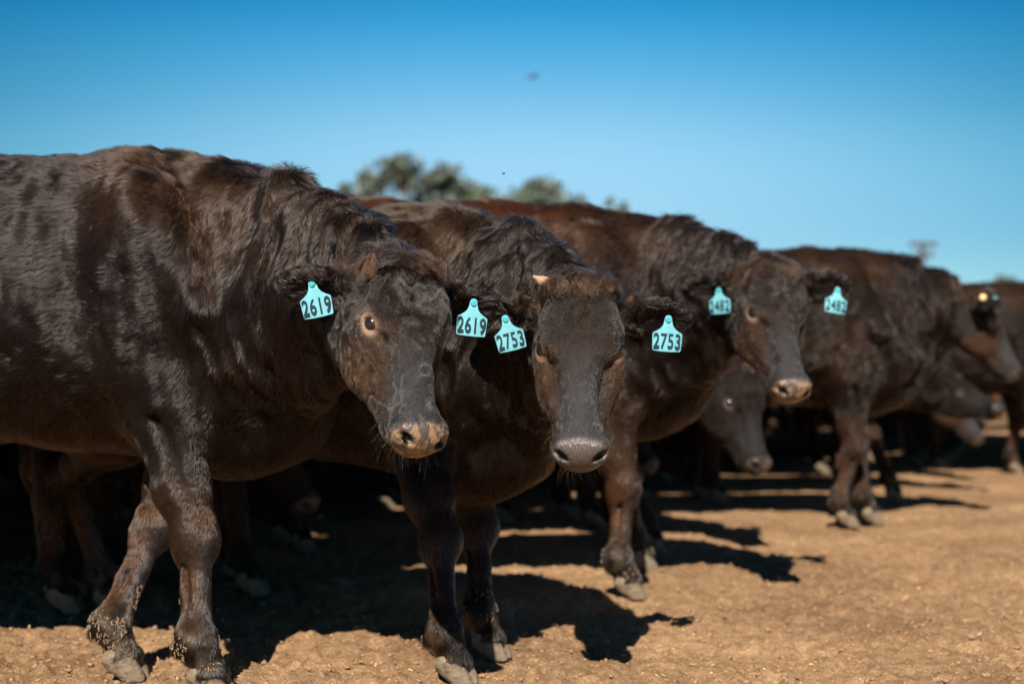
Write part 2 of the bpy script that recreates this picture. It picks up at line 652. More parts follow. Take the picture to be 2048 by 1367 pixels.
def build_cow(loc, heading, s, headP, headF, headU, label, vox=0.009, nhair=0, hairw=0.0007, feet=None, hs=1.0,
              rust=0.0, backrust=0.0, ears=(None, None), eyes=True, seed=1, mud=0, tags=(), horn=None, curly=1.0,
              wrinkle=1.0, neckdrop=0.0, crust=0.0, whisk=True, brisket=0.0, cull=True, rump=1.0, face_brown=1.0,
              group='cattle of the herd', blaze=0.0, earlen=1.0, lighteye=1.0, lid=0.0125, facev=1.0):
    h = R(heading)
    root = empty("cow", loc, h)
    tag(root, label, "cow", group)
    Rz = np.array([[math.cos(h), -math.sin(h), 0], [math.sin(h), math.cos(h), 0], [0, 0, 1]])
    toL = lambda p: Rz.T @ (np.array(p, float) - np.array(loc, float))
    dL = lambda d: Rz.T @ np.array(d, float)
    T = (np.eye(3), np.zeros(3), s)
    B = Body()
    # --- trunk
    B.ell((-0.38, 0, 0.985), (0.62, 0.31, 0.355), k=0.1, M=T)
    B.ell((-0.80, 0, 0.935), (0.52, 0.345, 0.34), k=0.12, M=T)
    B.ell((-1.22, 0, 1.075 * rump), (0.36, 0.25, 0.29), k=0.14, M=T)
    B.ell((-0.02, 0, 1.215), (0.27, 0.13, 0.155), k=0.14, M=T)
    B.cap((-0.16, 0, 1.285 * (0.5 + 0.5 * rump)), (-1.25, 0, 1.29 * rump), (0.15, 0.095 * rump), (0.14, 0.085), 0.12, T)
    for y in (-1, 1):
        B.ell((-1.08, y * 0.215, 1.22 * rump), (0.08, 0.05, 0.06), k=0.1, M=T)            # hip bone
        B.ell((0.00, y * 0.185, 1.03), (0.15, 0.105, 0.30), rot=(y * -8, -16, 0), k=0.10, M=T)   # shoulder blade
        B.ell((-0.12, y * 0.205, 0.93), (0.16, 0.09, 0.15), k=0.08, M=T)                    # triceps
        B.ell((0.20, y * 0.135, 0.90), (0.11, 0.095, 0.12), k=0.08, M=T)                  # shoulder point
        B.cap((-0.02, y * 0.175, 1.27), (0.13, y * 0.275, 0.97), 0.045, 0.052, 0.06, T)
        B.ell((-0.20, y * 0.335, 0.98), (0.035, 0.03, 0.24), rot=(0, -14, 0), k=0.07, M=T, op=-1)
        B.ell((0.08, y * 0.300, 0.80), (0.030, 0.03, 0.12), rot=(0, 30, 0), k=0.06, M=T, op=-1)
    B.ell((0.14, 0, 0.90), (0.24, 0.21, 0.26), k=0.12, M=T)
    B.ell((0.20, 0, 0.72 - brisket), (0.19, 0.115, 0.155), rot=(0, -20, 0), k=0.12, M=T)     # brisket
    B.cap((0.10, 0, 0.66 - brisket), (-0.35, 0, 0.70), (0.10, 0.08), (0.14, 0.08), 0.12, T)
    # --- head frame
    Fv = nrm(dL(headF)); Uv = dL(headU); Uv = nrm(Uv - Fv * Uv.dot(Fv)); Lv = np.cross(Uv, Fv)
    HR = np.stack([Fv, Lv, Uv], 1)
    HM = (HR, toL(headP), hs)
    W = lambda q: HR @ (np.array(q, float) * hs) + HM[1]
    # --- neck
    nb = np.array((0.10, 0, 1.08)) * s
    hd = W((0.05, 0, -0.12))
    ax = hd - nb
    side0 = np.array((0, 1.0, 0))
    mid = nb + ax * 0.5 + np.array((0.10, 0, 0.04 - neckdrop)) * np.linalg.norm(ax) * 0.6
    q1 = nb * 0.25 + mid * 0.5 + (nb * 0.5 + hd * 0.5) * 0.25
    q2 = hd * 0.25 + mid * 0.5 + (nb * 0.5 + hd * 0.5) * 0.25
    sd2 = nrm(side0 * 0.5 + Lv * 0.5)
    B.cap(nb, q1, (0.175 * s, 0.27 * s), (0.135 * s, 0.215 * s), 0.10, side=side0)
    B.cap(q1, q2, (0.135 * s, 0.215 * s), (0.105 * s, 0.165 * s), 0.08, side=nrm(side0 * 0.7 + Lv * 0.3))
    B.cap(q2, hd, (0.105 * s, 0.165 * s), (0.085 * hs, 0.105 * hs), 0.07, side=sd2)
    # crest and dewlap
    B.cap(np.array((0.0, 0, 1.30)) * s, q1 + np.array((0, 0, 0.185 * s)), 0.085 * s, 0.055 * s, 0.10)
    B.cap(q1 + np.array((0, 0, 0.185 * s)), q2 * 0.6 + hd * 0.4 + np.array((0, 0, 0.115 * s)), 0.055 * s, 0.05 * s, 0.08)
    dw0 = np.array((0.27, 0, 0.74 - brisket)) * s
    dw1 = q1 * 0.5 + q2 * 0.5 + np.array((0, 0, -0.23 * s))
    dw2 = W((0.14, 0, -0.21))
    B.cap(dw0, dw1, (0.06 * s, 0.10 * s), (0.032 * s, 0.09 * s), 0.09, side=side0)
    B.cap(dw1, dw2, (0.032 * s, 0.08 * s), (0.035 * s, 0.05 * s), 0.07, side=sd2)
    # --- legs
    feet = feet or {}
    dflt = dict(fr=(0.10, -FRONT_LEG_Y), fl=(0.02, FRONT_LEG_Y), hr=(-1.30, -HIND_LEG_Y), hl=(-1.42, HIND_LEG_Y))
    hoofs = []
    for key, d0 in dflt.items():
        fw = feet.get(key)
        if fw is not None:
            q = toL((fw[0], fw[1], 0)); fx, fy = q[0] / s, q[1] / s
        else:
            fx, fy = d0
        y = -1 if key[1] == 'r' else 1
        bendx = fw[2] if (fw is not None and len(fw) > 2) else 0.0
        if key[0] == 'f':
            Sh = np.array((0.17, y * 0.165, 0.86)); El = np.array((-0.02, y * 0.17, 0.74))
            Kn = np.array((0.02 + (fx - 0.02) * 0.45 + 0.02 + bendx, y * 0.155 + (fy - y * 0.155) * 0.5, 0.385))
            Fe = np.array((fx - 0.028, fy, 0.135)); Co = np.array((fx + 0.005, fy, 0.065))
            B.cap(Sh, El, (0.085, 0.12), (0.075, 0.11), 0.09, T)
            Fo = El * 0.35 + Kn * 0.65
            B.cap(El + np.array((0.025, 0, 0.03)), Fo, (0.078, 0.115), (0.052, 0.068), 0.07, T)
            B.cap(Fo, Kn, (0.052, 0.068), (0.044, 0.050), 0.05, T)
            B.ell(Kn + (0.008, 0, 0.0), (0.054, 0.050, 0.068), k=0.035, M=T)
            B.ell(Kn + (-0.030, 0, -0.028), (0.026, 0.030, 0.036), k=0.03, M=T)
            B.cap(Kn, Fe, (0.031, 0.040), (0.031, 0.038), 0.04, T)
            for gy in (-0.034, 0.034):
                B.cap(Kn + np.array((-0.012, gy, -0.06)), Fe + np.array((-0.010, gy, 0.045)), 0.009, 0.008, 0.014, T, op=-1)
            B.cap(El + np.array((0.02, y * 0.075, -0.04)), Kn + np.array((0.0, y * 0.052, 0.09)), 0.012, 0.008, 0.03, T, op=-1)
        else:
            Th = np.array((-1.17, y * 0.17, 0.98 * rump)); St = np.array((-1.08 + 0.2 * (fx + 1.3), y * 0.185, 0.70))
            Hk = np.array((fx - 0.07, y * 0.165 * 0.4 + fy * 0.6, 0.50))
            Fe = np.array((fx - 0.028, fy, 0.135)); Co = np.array((fx + 0.005, fy, 0.065))
            B.ell((-1.22, y * 0.165, 0.90), (0.24, 0.115, 0.31), rot=(0, 14, 0), k=0.1, M=T)
            B.cap(Th, St, (0.11, 0.19), (0.085, 0.13), 0.1, T)
            B.cap(St, Hk * 0.75 + St * 0.25, (0.085, 0.13), (0.045, 0.062), 0.07, T)
            B.cap(Hk * 0.75 + St * 0.25, Hk, (0.045, 0.062), (0.036, 0.052), 0.05, T)
            B.ell(Hk + (-0.012, 0, 0.018), (0.048, 0.038, 0.058), k=0.04, M=T)
            Kn = Hk
            B.cap(Hk, Fe, (0.034, 0.044), (0.032, 0.038), 0.045, T)
        B.ell(Fe + (-0.004, 0, 0), (0.046, 0.045, 0.050), k=0.04, M=T)
        B.cap(Fe, Co, (0.036, 0.036), (0.042, 0.043), 0.03, T)
        B.ell(Co + (0.004, 0, -0.012), (0.047, 0.047, 0.024), k=0.025, M=T)
        for dy in (-0.022, 0.022):
            B.ell(Fe + (-0.045, dy, -0.024), (0.013, 0.011, 0.018), k=0.014, M=T)
        hoofs.append((fx * s, fy * s, y))
    # tail
    B.cap((-1.50, 0, 1.22 * rump), (-1.62, 0, 0.95), 0.045, 0.03, 0.06, T)
    B.cap((-1.62, 0, 0.95), (-1.60, 0.02, 0.60), 0.028, 0.022, 0.03, T)
    B.cap((-1.60, 0.02, 0.60), (-1.58, 0.03, 0.38), 0.035, 0.045, 0.03, T)
    # --- head (F along the face, L to its left, U out of the face)
    H = HM
    B.ell((0.085, 0, -0.095), (0.12, 0.095, 0.095), k=0.05, M=H)
    B.ell((0.14, 0, -0.045), (0.145, 0.086, 0.042), k=0.04, M=H)
    B.ell((0.005, 0, -0.055), (0.045, 0.062, 0.055), k=0.04, M=H)
    B.cap((0.16, 0, -0.05), (0.40, 0, -0.050), (0.058, 0.042), (0.041, 0.036), 0.035, H)
    B.cap((0.20, 0, -0.095), (0.41, 0, -0.080), (0.070, 0.055), (0.050, 0.045), 0.035, H)
    B.ell((0.13, 0, -0.15), (0.12, 0.078, 0.085), k=0.05, M=H)
    EC = np.array((0.174, 0.0855, -0.063)); EA = nrm((0.26, 0.76, 0.60))
    for y in (-1, 1):
        m = np.array((1, y, 1.0))
        B.ell(np.array((0.148, 0.078, -0.034)) * m, (0.040, 0.028, 0.024), rot=(0, 0, y * -12), k=0.025, M=H)   # brow
        B.ell(np.array((0.172, 0.088, -0.092)) * m, (0.052, 0.024, 0.042), k=0.03, M=H)                       # orbit
        B.cap(np.array((0.020, 0.045, -0.022)) * m, np.array((0.165, 0.052, -0.014)) * m, 0.020, 0.013, 0.03, H)
        B.ell(np.array((0.075, 0.112, -0.070)) * m, (0.045, 0.018, 0.030), k=0.03, M=H, op=-1)
        B.ell(np.array((0.285, 0.069, -0.056)) * m, (0.085, 0.017, 0.026), rot=(0, 0, y * -9), k=0.03, M=H, op=-1)
        B.ell(np.array((0.185, 0.068, -0.155)) * m, (0.125, 0.041, 0.092), rot=(0, -12, 0), k=0.04, M=H)       # cheek
        B.cap(np.array((0.12, 0.052, -0.205)) * m, np.array((0.42, 0.028, -0.120)) * m, 0.036, 0.028, 0.045, H)
        B.cap(np.array((0.215, 0.064, -0.092)) * m, np.array((0.33, 0.052, -0.098)) * m, 0.019, 0.014, 0.025, H)  # facial crest
    B.ell((0.448, 0, -0.060), (0.050, 0.072, 0.048), k=0.03, M=H)
    B.ell((0.452, 0, -0.092), (0.040, 0.056, 0.034), k=0.02, M=H)
    B.ell((0.425, 0, -0.118), (0.048, 0.040, 0.028), k=0.015, M=H)
    for y in (-1, 1):
        m = np.array((1, y, 1.0))
        B.ell(np.array((0.450, 0.043, -0.050)) * m, (0.034, 0.025, 0.030), k=0.015, M=H)                          # nostril wing
        nn_ = nrm((0.70, y * 0.22, 0.66)); dd_ = np.array((0.62, -y * 0.70, -0.30)); dd_ = nrm(dd_ - nn_ * dd_.dot(nn_))
        NR = np.stack([dd_, np.cross(nn_, dd_), nn_], 1)
        B.ell(np.array((0.479, 0.0445, -0.036)) * m, (0.0195, 0.0085, 0.022), rot=NR, k=0.007, M=H, op=-1)
        B.ell(np.array((0.468, 0.0600, -0.040)) * m, (0.016, 0.0050, 0.010), rot=NR, k=0.007, M=H, op=-1)
        # mouth corner groove
        B.cap(np.array((0.385, 0.056, -0.104)) * m, np.array((0.47, 0.040, -0.108)) * m, 0.004, 0.004, 0.008, H, op=-1)
        # eye socket and lids
        ec = EC * m; ea = EA * m
        B.ell(ec + ea * 0.014, (0.022, 0.019, 0.018), k=0.008, M=H, op=-1)
        B.tor(ec + ea * 0.0128, ea, (-0.70, 0, 0.7), 0.0225 * hs, 0.0160 * hs, 0.0042 * hs, 0.006, H)
        up_e = np.array((-0.70, 0, 0.7)); up_e = nrm(up_e - ea * up_e.dot(ea)); sd_e = np.cross(ea, up_e)
        B.cap(ec + ea * 0.0135 + up_e * lid - sd_e * 0.017, ec + ea * 0.0175 + up_e * (lid + 0.002), 0.0050, 0.0056, 0.005, H)
        B.cap(ec + ea * 0.0175 + up_e * (lid + 0.002), ec + ea * 0.0135 + up_e * lid + sd_e * 0.017, 0.0056, 0.0050, 0.005, H)
        # hollow running from the inner corner to the bridge, forehead bulge above it
        B.cap(np.array((0.100, 0.066, -0.030)) * m, np.array((0.195, 0.054, -0.026)) * m, 0.024, 0.017, 0.03, H)
        B.cap(np.array((0.236, 0.078, -0.034)) * m, np.array((0.290, 0.054, -0.016)) * m, 0.006, 0.007, 0.022, H, op=-1)
        B.cap((ec + ea * 0.008 + np.array((-0.018, 0, 0.016))), ec + ea * 0.008 + np.array((0.012, y * -0.003, 0.020)), 0.007, 0.006, 0.012, H)
    B.cap((0.455, 0, -0.106), (0.485, 0, -0.104), 0.004, 0.004, 0.006, H, op=-1, side=(0, 1, 0))
    # --- ears
    ear_info = []
    for i, y in enumerate((1, -1)):
        spec = ears[i]
        e = nrm(HR @ np.array((-0.10, y * 0.93, -0.30))) if spec is None else nrm(dL(spec[0]))
        o = (HR @ np.array((0.45, 0.0, 0.75))) if spec is None else dL(spec[1])
        o = nrm(o - e * o.dot(e)); wv = np.cross(e, o)
        base = W((0.055, y * 0.085, -0.105))
        Le = earlen
        Em = (np.stack([e, wv, o], 1), base, hs * (1.0 if spec is None or len(spec) < 3 else spec[2]))
        B.cap((0.0, 0, 0), (0.06 * Le, 0, 0), (0.026, 0.026), (0.038, 0.026), 0.03, Em)
        B.ell((0.112 * Le, 0.0, 0.0), (0.086 * Le, 0.057, 0.025), k=0.02, M=Em)
        B.ell((0.170 * Le, 0.006, 0.002), (0.045, 0.026, 0.013), k=0.025, M=Em)
        B.ell((0.118 * Le, 0.002, 0.028), (0.074 * Le, 0.043, 0.025), k=0.012, M=Em, op=-1)
        ear_info.append((base, e, o, wv, Em[2] * Le))

    V, F = B.mesh(vox)
    V = relax(V, F, 1, 0.35)
    Nn = vnormals(V, F)
    # ---------- surface relief: muscle, folds of the neck, wrinkles
    def regions(V):
        q = ((V - HM[1]) @ HR) / hs
        p = V / s
        earm = np.zeros(len(V))
        for base, e, o, wv, le in ear_info:
            t = (V - base) @ e
            rr = np.linalg.norm((V - base) - t[:, None] * e, axis=1)
            earm = np.maximum(earm, sstep(0.02, 0.06, t) * (rr < 0.075 * hs) * (t < 0.24 * hs))
        hm = ((q[:, 0] > -0.06) & (q[:, 0] < 0.56) & (np.abs(q[:, 1]) < 0.16) & (q[:, 2] > -0.28) & (q[:, 2] < 0.08))
        hm = hm * sstep(-0.05, 0.04, q[:, 0] - 0.25 * np.clip(-q[:, 2] - 0.12, 0, 1))
        hm = hm * (1 - sstep(0.0, 0.05, -q[:, 2] - 0.19 - 0.15 * q[:, 0] + 0.0))
        hm = np.clip(hm, 0, 1)
        # neck parameter
        a = nb; L2 = ax.dot(ax)
        tn = ((V - a) @ ax) / L2
        nm = sstep(-0.15, 0.15, tn) * (1 - sstep(0.92, 1.1, tn)) * (1 - hm) * sstep(0.66, 0.80, p[:, 2]) * sstep(0.0, 0.12, p[:, 0])
        return q, p, hm, earm, tn, nm
    q, p, hm, earm, tn, nm = regions(V)
    wr = V.copy()
    along = tn * np.linalg.norm(ax)
    c1 = np.stack([along * 26, V[:, 1] * 5, V[:, 2] * 5.0], 1) + noise3(V * 4, seed)[:, :3] * np.array((1.3, 0.5, 0.5))
    fold = 1 - np.abs(noise(c1, seed + 3)) * 2.0
    disp = nm * sstep(0.12, 0.45, tn) * fold * 0.018 * wrinkle
    body = (1 - hm) * (1 - earm)
    torso = body * sstep(0.5, 0.72, p[:, 2])
    disp += torso * (fbm(V * np.array((5, 5, 4)), 3, seed + 8) * 0.024 + fbm(V * np.array((16, 16, 9)), 2, seed + 18) * 0.006)
    legm = sstep(0.62, 0.5, p[:, 2])
    disp += body * legm * (fbm(V * 22, 3, seed + 4) * 0.0038)
    c2 = np.stack([V[:, 0] * 30, V[:, 1] * 8, V[:, 2] * 7], 1) + noise3(V * 6, seed + 2) * 1.0
    disp += body * (1 - nm) * sstep(0.5, 0.7, p[:, 2]) * sstep(1.15, 0.9, p[:, 2]) * sstep(-0.5, 0.1, p[:, 0]) * (1 - np.abs(noise(c2, seed + 1)) * 2) * 0.002
    # head: skin wrinkles on the cheek and above the eye
    qn = np.stack([q[:, 0] * 34, q[:, 1] * 40, q[:, 2] * 34], 1)
    face = hm * (q[:, 0] < 0.40)
    disp += face * fbm(qn * 0.9, 2, seed + 6) * 0.0028 * curly
    ch = hm * sstep(0.19, 0.24, q[:, 0]) * (1 - sstep(0.36, 0.42, q[:, 0])) * sstep(-0.07, -0.10, q[:, 2])
    ridge = 1 - np.abs(noise(np.stack([q[:, 0] * 60 + q[:, 2] * 25, q[:, 1] * 12, q[:, 2] * 18], 1), seed + 7)) * 2
    disp += ch * ridge * 0.0025
    V = V + Nn * disp[:, None].astype(f32)
    V = V.astype(f32)
    Nn = vnormals(V, F)

    # ---------- pigmentation
    nlow = fbm(V * 3.2, 3, seed + 20); nmid = fbm(V * 11, 3, seed + 21)
    base_c = np.array((0.0190, 0.0122, 0.0098))
    brown = np.array((0.070, 0.032, 0.0150)); rustc = np.array((0.105, 0.034, 0.013)); tan = np.array((0.22, 0.130, 0.084))
    greyc = np.array((0.040, 0.037, 0.038))
    C = np.tile(base_c, (len(V), 1))
    def mixc(C, c, m): return C + (c - C) * np.clip(m, 0, 1)[:, None]
    C = mixc(C, brown, 0.32 * sstep(-0.1, 0.5, nlow) + 0.10 * sstep(0, .5, nmid))
    # brown saddle over the shoulders
    C = mixc(C, brown * 0.95, 0.75 * sstep(1.10, 1.26, p[:, 2] + 0.06 * nlow) * sstep(-0.32, -0.12, p[:, 0]) * sstep(0.32, 0.12, p[:, 0]) * (1 - hm))
    C = mixc(C, brown, 0.5 * rust * sstep(-0.3, 0.4, nlow + 0.3 * nmid) * body)
    C = mixc(C, rustc, backrust * sstep(1.20, 1.30, p[:, 2] + 0.03 * nmid) * sstep(0.05, -0.3, p[:, 0]))
    C = mixc(C, brown * 0.5, 0.3 * sstep(0.80, 0.68, p[:, 2]) * sstep(0.1, -0.3, p[:, 0]) * body)
    # legs: rust behind the knee and down the cannon, greyish front, dark pasterns
    lg = sstep(0.60, 0.42, p[:, 2]) * body * (1 - 0.75 * sstep(-0.4, -0.7, p[:, 0]))  # hind legs get less brown: the herd's shade put into the pigment
    C = mixc(C, brown * 1.9, lg * (0.70 + 0.5 * nmid) * (0.6 + 0.4 * rust))
    C = mixc(C, rustc * 1.15, 0.75 * sstep(0.42, 0.34, p[:, 2]) * sstep(0.17, 0.24, p[:, 2]) * (0.5 + 0.6 * nlow + 0.5 * nmid) * body)
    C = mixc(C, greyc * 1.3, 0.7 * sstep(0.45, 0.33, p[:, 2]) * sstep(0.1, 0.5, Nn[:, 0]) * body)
    C = mixc(C, base_c * 0.9, sstep(0.20, 0.15, p[:, 2] + 0.02 * nmid) * 0.8)
    C = mixc(C, np.array((0.17, 0.112, 0.064)), 0.75 * sstep(0.24, 0.12, p[:, 2]) * sstep(0.0, 0.35, fbm(V * np.array((30, 30, 16)), 3, seed + 33)))
    # face
    C = mixc(C, np.array((0.060, 0.045, 0.037)), 0.8 * hm)
    C = mixc(C, greyc * 2.4, 0.85 * hm * sstep(0.18, 0.34, q[:, 0]) * sstep(0.086, 0.036, np.abs(q[:, 1]) + 0.012 * nmid) * sstep(-0.11, -0.06, q[:, 2]))
    C = mixc(C, brown * 1.6, face_brown * hm * sstep(0.17, 0.21, q[:, 0]) * sstep(0.40, 0.34, q[:, 0]) * sstep(0.040, 0.086, np.abs(q[:, 1]) - 0.010 * nmid) * (0.75 + 0.6 * nmid))
    C = mixc(C, rustc * 0.8, (0.5 + 0.5 * nmid) * hm * sstep(0.05, 0.0, q[:, 0]) )
    C = mixc(C, brown, blaze * hm * sstep(0.03, 0.0, np.abs(q[:, 1])) * sstep(0.20, 0.15, q[:, 0]))
    skin = np.zeros(len(V))
    hairless = np.zeros(len(V))
    for y in (-1, 1):
        ec = (EC + EA * 0.010) * np.array((1, y, 1))
        dv = q - ec
        de = np.sqrt(dv[:, 0] ** 2 * 0.6 + dv[:, 1] ** 2 + dv[:, 2] ** 2)
        C = mixc(C, tan * 1.2, lighteye * sstep(0.036, 0.025, de + 0.006 * nmid) * 0.8)
        # lighter streak running from the inner corner down the face
        st = ec + np.array((0.020, y * -0.004, 0.006)); sdv = nrm((1.0, y * -0.24, -0.04))
        t = (q - st) @ sdv; rr = np.linalg.norm((q - st) - t[:, None] * sdv, axis=1)
        C = mixc(C, tan * 0.55, lighteye * 0.8 * sstep(0.016, 0.006, rr + 0.003 * nmid) * sstep(-0.01, 0.01, t) * sstep(0.085, 0.03, t))
        C = mixc(C, np.array((0.020, 0.014, 0.012)), sstep(0.0175, 0.0160, de))
        hairless = np.maximum(hairless, sstep(0.0305, 0.0245, de))
        skin = np.maximum(skin, 0.5 * sstep(0.028, 0.022, de))
    mz = hm * sstep(0.437, 0.452, q[:, 0] + 0.10 * (q[:, 2] + 0.06) - 0.10 * np.abs(q[:, 1]) ** 1.0 + 0.004 * nmid) * sstep(-0.118, -0.108, q[:, 2])
    mzc = np.array((0.074, 0.054, 0.047))
    C = mixc(C, mzc, mz * 0.95)
    C = mixc(C, np.array((0.34, 0.20, 0.10)), crust * mz * sstep(0.05, 0.30, fbm(V * 75, 3, seed + 31) + 0.25 * sstep(-0.03, -0.08, q[:, 2]) + 0.2 * (q[:, 1] > 0)) * 0.9)
    chin = hm * sstep(0.40, 0.44, q[:, 0]) * sstep(-0.100, -0.112, q[:, 2])
    C = mixc(C, mzc * 0.5, chin * 0.7)
    # nostril interior
    for y in (-1, 1):
        dn = np.linalg.norm((q - np.array((0.472, y * 0.0445, -0.040))) / np.array((0.020, 0.0135, 0.013)), axis=1)
        C = mixc(C, np.array((0.004, 0.003, 0.003)), sstep(1.15, 0.85, dn))
    skin = np.maximum(skin, mz)
    hairless = np.maximum(hairless, mz)
    # ears
    C = mixc(C, base_c * 1.2, earm)
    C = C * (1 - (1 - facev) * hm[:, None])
    Cbase = C * 1.0
    me = mesh_np("body", V, F)
    color_attr(me, 'coat', np.clip(Cbase * ((0.35 + 0.65 * np.maximum(skin, hairless))[:, None] if nhair else 1.5), 0, 1))
    sa = me.attributes.new('skin', 'FLOAT', 'POINT'); sa.data.foreach_set('value', skin.astype(f32))
    me.materials.append(M_HIDE)
    bo = link("body", me, root)

    # ---------- parts
    for fx, fy, y in hoofs:
        o = link("hoof", HOOF, root)
        o.location = (fx + 0.012 * s, fy, -0.010)
        o.scale = (s, s * 1.02, s)
        o.rotation_euler = (0, 0, R(y * 4))
    if eyes:
        for y in (-1, 1):
            o = link("eye", EYE, root)
            ea = HR @ (EA * np.array((1, y, 1)))
            zq = Vector(ea).to_track_quat('Z', 'Y')
            o.matrix_local = Matrix.Translation(Vector(W((EC + EA * 0.0022) * np.array((1, y, 1))))) @ zq.to_matrix().to_4x4() @ Matrix.Scale(hs, 4)
    for side, t, fac, lean, number, lab in tags:
        base, e, o, wv, le = ear_info[0 if side == 'l' else 1]
        if number is None: continue
        pos = base + e * (t[0] * le) + o * t[1] * hs + np.array((0, 0, t[2] * hs))
        ear_tag(root, Vector(pos), dL(fac), lean, number, lab, hs)
    if horn:
        for (yy, ff, uu, dr, ln, rad, mat) in horn:
            hb = Body(); a = W((ff, yy, uu)); d = nrm(dL(dr))
            hb.cap(a, a + d * ln * 0.55, rad, rad * 0.72, 0.01); hb.cap(a + d * ln * 0.5, a + d * ln + np.array((0, 0, 0.006)), rad * 0.72, rad * 0.3, 0.012)
            hv, hf = hb.mesh(0.004)
            link("horn", mesh_np("horn", hv, hf), root, mat)

    # ---------- coat
    if nhair:
        A = V[F]                                           # n,4,3
        area = 0.5 * np.linalg.norm(np.cross(A[:, 2] - A[:, 0], A[:, 3] - A[:, 1]), axis=1)
        fc = A.mean(1); fn = Nn[F].mean(1)
        wc = fc @ Rz.T + np.array(loc); wn = fn @ Rz.T
        view = nrm(np.array((0, 0, CAM_H)) - wc)
        vis = sstep(-0.45, -0.05, (wn * view).sum(1))
        u = wc[:, 0] / np.maximum(wc[:, 1], 0.5)
        vis = vis * (np.abs(u) < 0.36 + 0.35 / np.maximum(wc[:, 1], 1)) * (1.0 if cull else 1.0)
        dens = np.ones(len(fc)) * (1 - hairless[F[:, 0]] * 1.0)
        dens *= 1 + 2.0 * hm[F[:, 0]] + 0.9 * earm[F[:, 0]] + 0.5 * lg[F[:, 0]]
        wgt = area * vis * dens
        cdf = np.cumsum(wgt); cdf /= cdf[-1]
        rg = np.random.default_rng(seed + 100)
        fi = np.searchsorted(cdf, rg.random(nhair))
        fi = np.minimum(fi, len(F) - 1)
        uv = rg.random((nhair, 2)).astype(f32)
        def samp(X):
            Q = X[F[fi]]
            sh = (slice(None), slice(None)) + (None,) * (Q.ndim - 2) if False else None
            u_, v_ = (uv[:, 0], uv[:, 1]) if Q.ndim == 2 else (uv[:, :1], uv[:, 1:])
            return (Q[:, 0] * (1 - u_) + Q[:, 1] * u_) * (1 - v_) + (Q[:, 3] * (1 - u_) + Q[:, 2] * u_) * v_
        P0 = samp(V); Nh = nrm(samp(Nn)); Ch = samp(C); hl = samp(hairless)
        qh, ph, hmh, eh, tnh, nmh = regions(P0)
        n1 = noise3(P0 * 6, seed + 50) * 0.65 + noise3(P0 * 13, seed + 55) * 0.45; n2 = noise3(P0 * 38, seed + 51); n3 = noise3(P0 * 110, seed + 53)
        # flow
        fl = np.tile(np.array((-0.85, 0, -0.55)), (nhair, 1))
        nd = nrm(-ax * 0.35 + np.array((0, 0, -1.0)) * np.linalg.norm(ax))
        fl = fl * (1 - nmh[:, None]) + nd * nmh[:, None]
        lw = sstep(0.80, 0.62, ph[:, 2])[:, None] * (1 - hmh[:, None])
        fl = fl * (1 - lw) + np.array((-0.15, 0, -1.0)) * lw
        qf = np.zeros((nhair, 3))
        up_ = sstep(0.20, 0.12, qh[:, 0])
        qf[:, 0] = 1 - 1.9 * up_; qf[:, 1] = qh[:, 1] * 6 * up_ ; qf[:, 2] = -0.35 * (np.abs(qh[:, 1]) / 0.08)
        poll = hmh * sstep(0.065, 0.02, qh[:, 0]) * sstep(-0.14, -0.08, qh[:, 2])
        hf_ = qf @ HR.T
        fl = fl * (1 - hmh[:, None]) + hf_ * hmh[:, None]
        pollv = (np.array((0.75, 0, 0.70)) @ HR.T)
        fl = fl * (1 - poll[:, None]) + (pollv + 0.6 * n1) * poll[:, None]
        for base, e, o, wv, le in ear_info:
            t = (P0 - base) @ e
            rr = np.linalg.norm((P0 - base) - t[:, None] * e, axis=1)
            m = ((eh > 0.05) & (t > 0) & (rr < 0.08))[:, None]
            fl = np.where(m, e + wv * np.sign((P0 - base) @ wv)[:, None] * 0.55, fl)
        fl = nrm(fl) + n1 * (0.42 - 0.18 * nmh)[:, None] + n2 * (0.20 - 0.08 * nmh)[:, None] + n3 * 0.09 + rg.normal(0, 0.08, (nhair, 3))
        fl = fl - Nh * (fl * Nh).sum(1, keepdims=True)
        fl = nrm(fl)
        top = sstep(0.55, 0.95, Nh[:, 2]) * sstep(1.15, 1.28, ph[:, 2]) * (1 - hmh)
        crest = sstep(0.5, 0.9, Nh[:, 2]) * nmh
        ln = 0.021 + 0.005 * n1[:, 0]
        ln = ln * (1 - 0.35 * lw[:, 0])
        ln = ln + 0.018 * np.maximum(top * sstep(-0.5, -0.1, ph[:, 0]), crest)
        ln = ln + 0.016 * sstep(0.68, 0.62, ph[:, 2]) * sstep(0.52, 0.60, ph[:, 2]) * (Nh[:, 2] < -0.2)
        ln = ln * (1 - hmh) + hmh * (0.0065 + 0.011 * up_ * curly)
        ln = ln + poll * (0.040 + 0.014 * n2[:, 0])
        ln = np.where(eh > 0.3, 0.008 + 0.011 * (n2[:, 1] > 0.3), ln)
        ln = ln * (0.75 + 0.5 * rg.random(nhair)) * (1 - 0.7 * hl)
        lift = 0.235 + 0.08 * n2[:, 2] - 0.05 * hmh - 0.05 * lw[:, 0] + 0.55 * np.maximum(top, crest) * (0.6 + 0.8 * n1[:, 1]) + 0.35 * poll + 0.12 * (eh > 0.3) + 0.16 * (ph[:, 2] < 0.68) * (Nh[:, 2] < 0)
        lift = np.clip(lift, 0.16, 1.1)
        K = 6
        tt = np.linspace(0, 1, K)
        P = np.zeros((nhair, K, 3))
        curl = hmh * up_ * curly * 0.0055 + poll * 0.010 + hmh * (1 - up_) * curly * 0.0012
        t2 = np.cross(Nh, fl)
        phs = n2[:, 0] * 5 + n1[:, 1] * 4
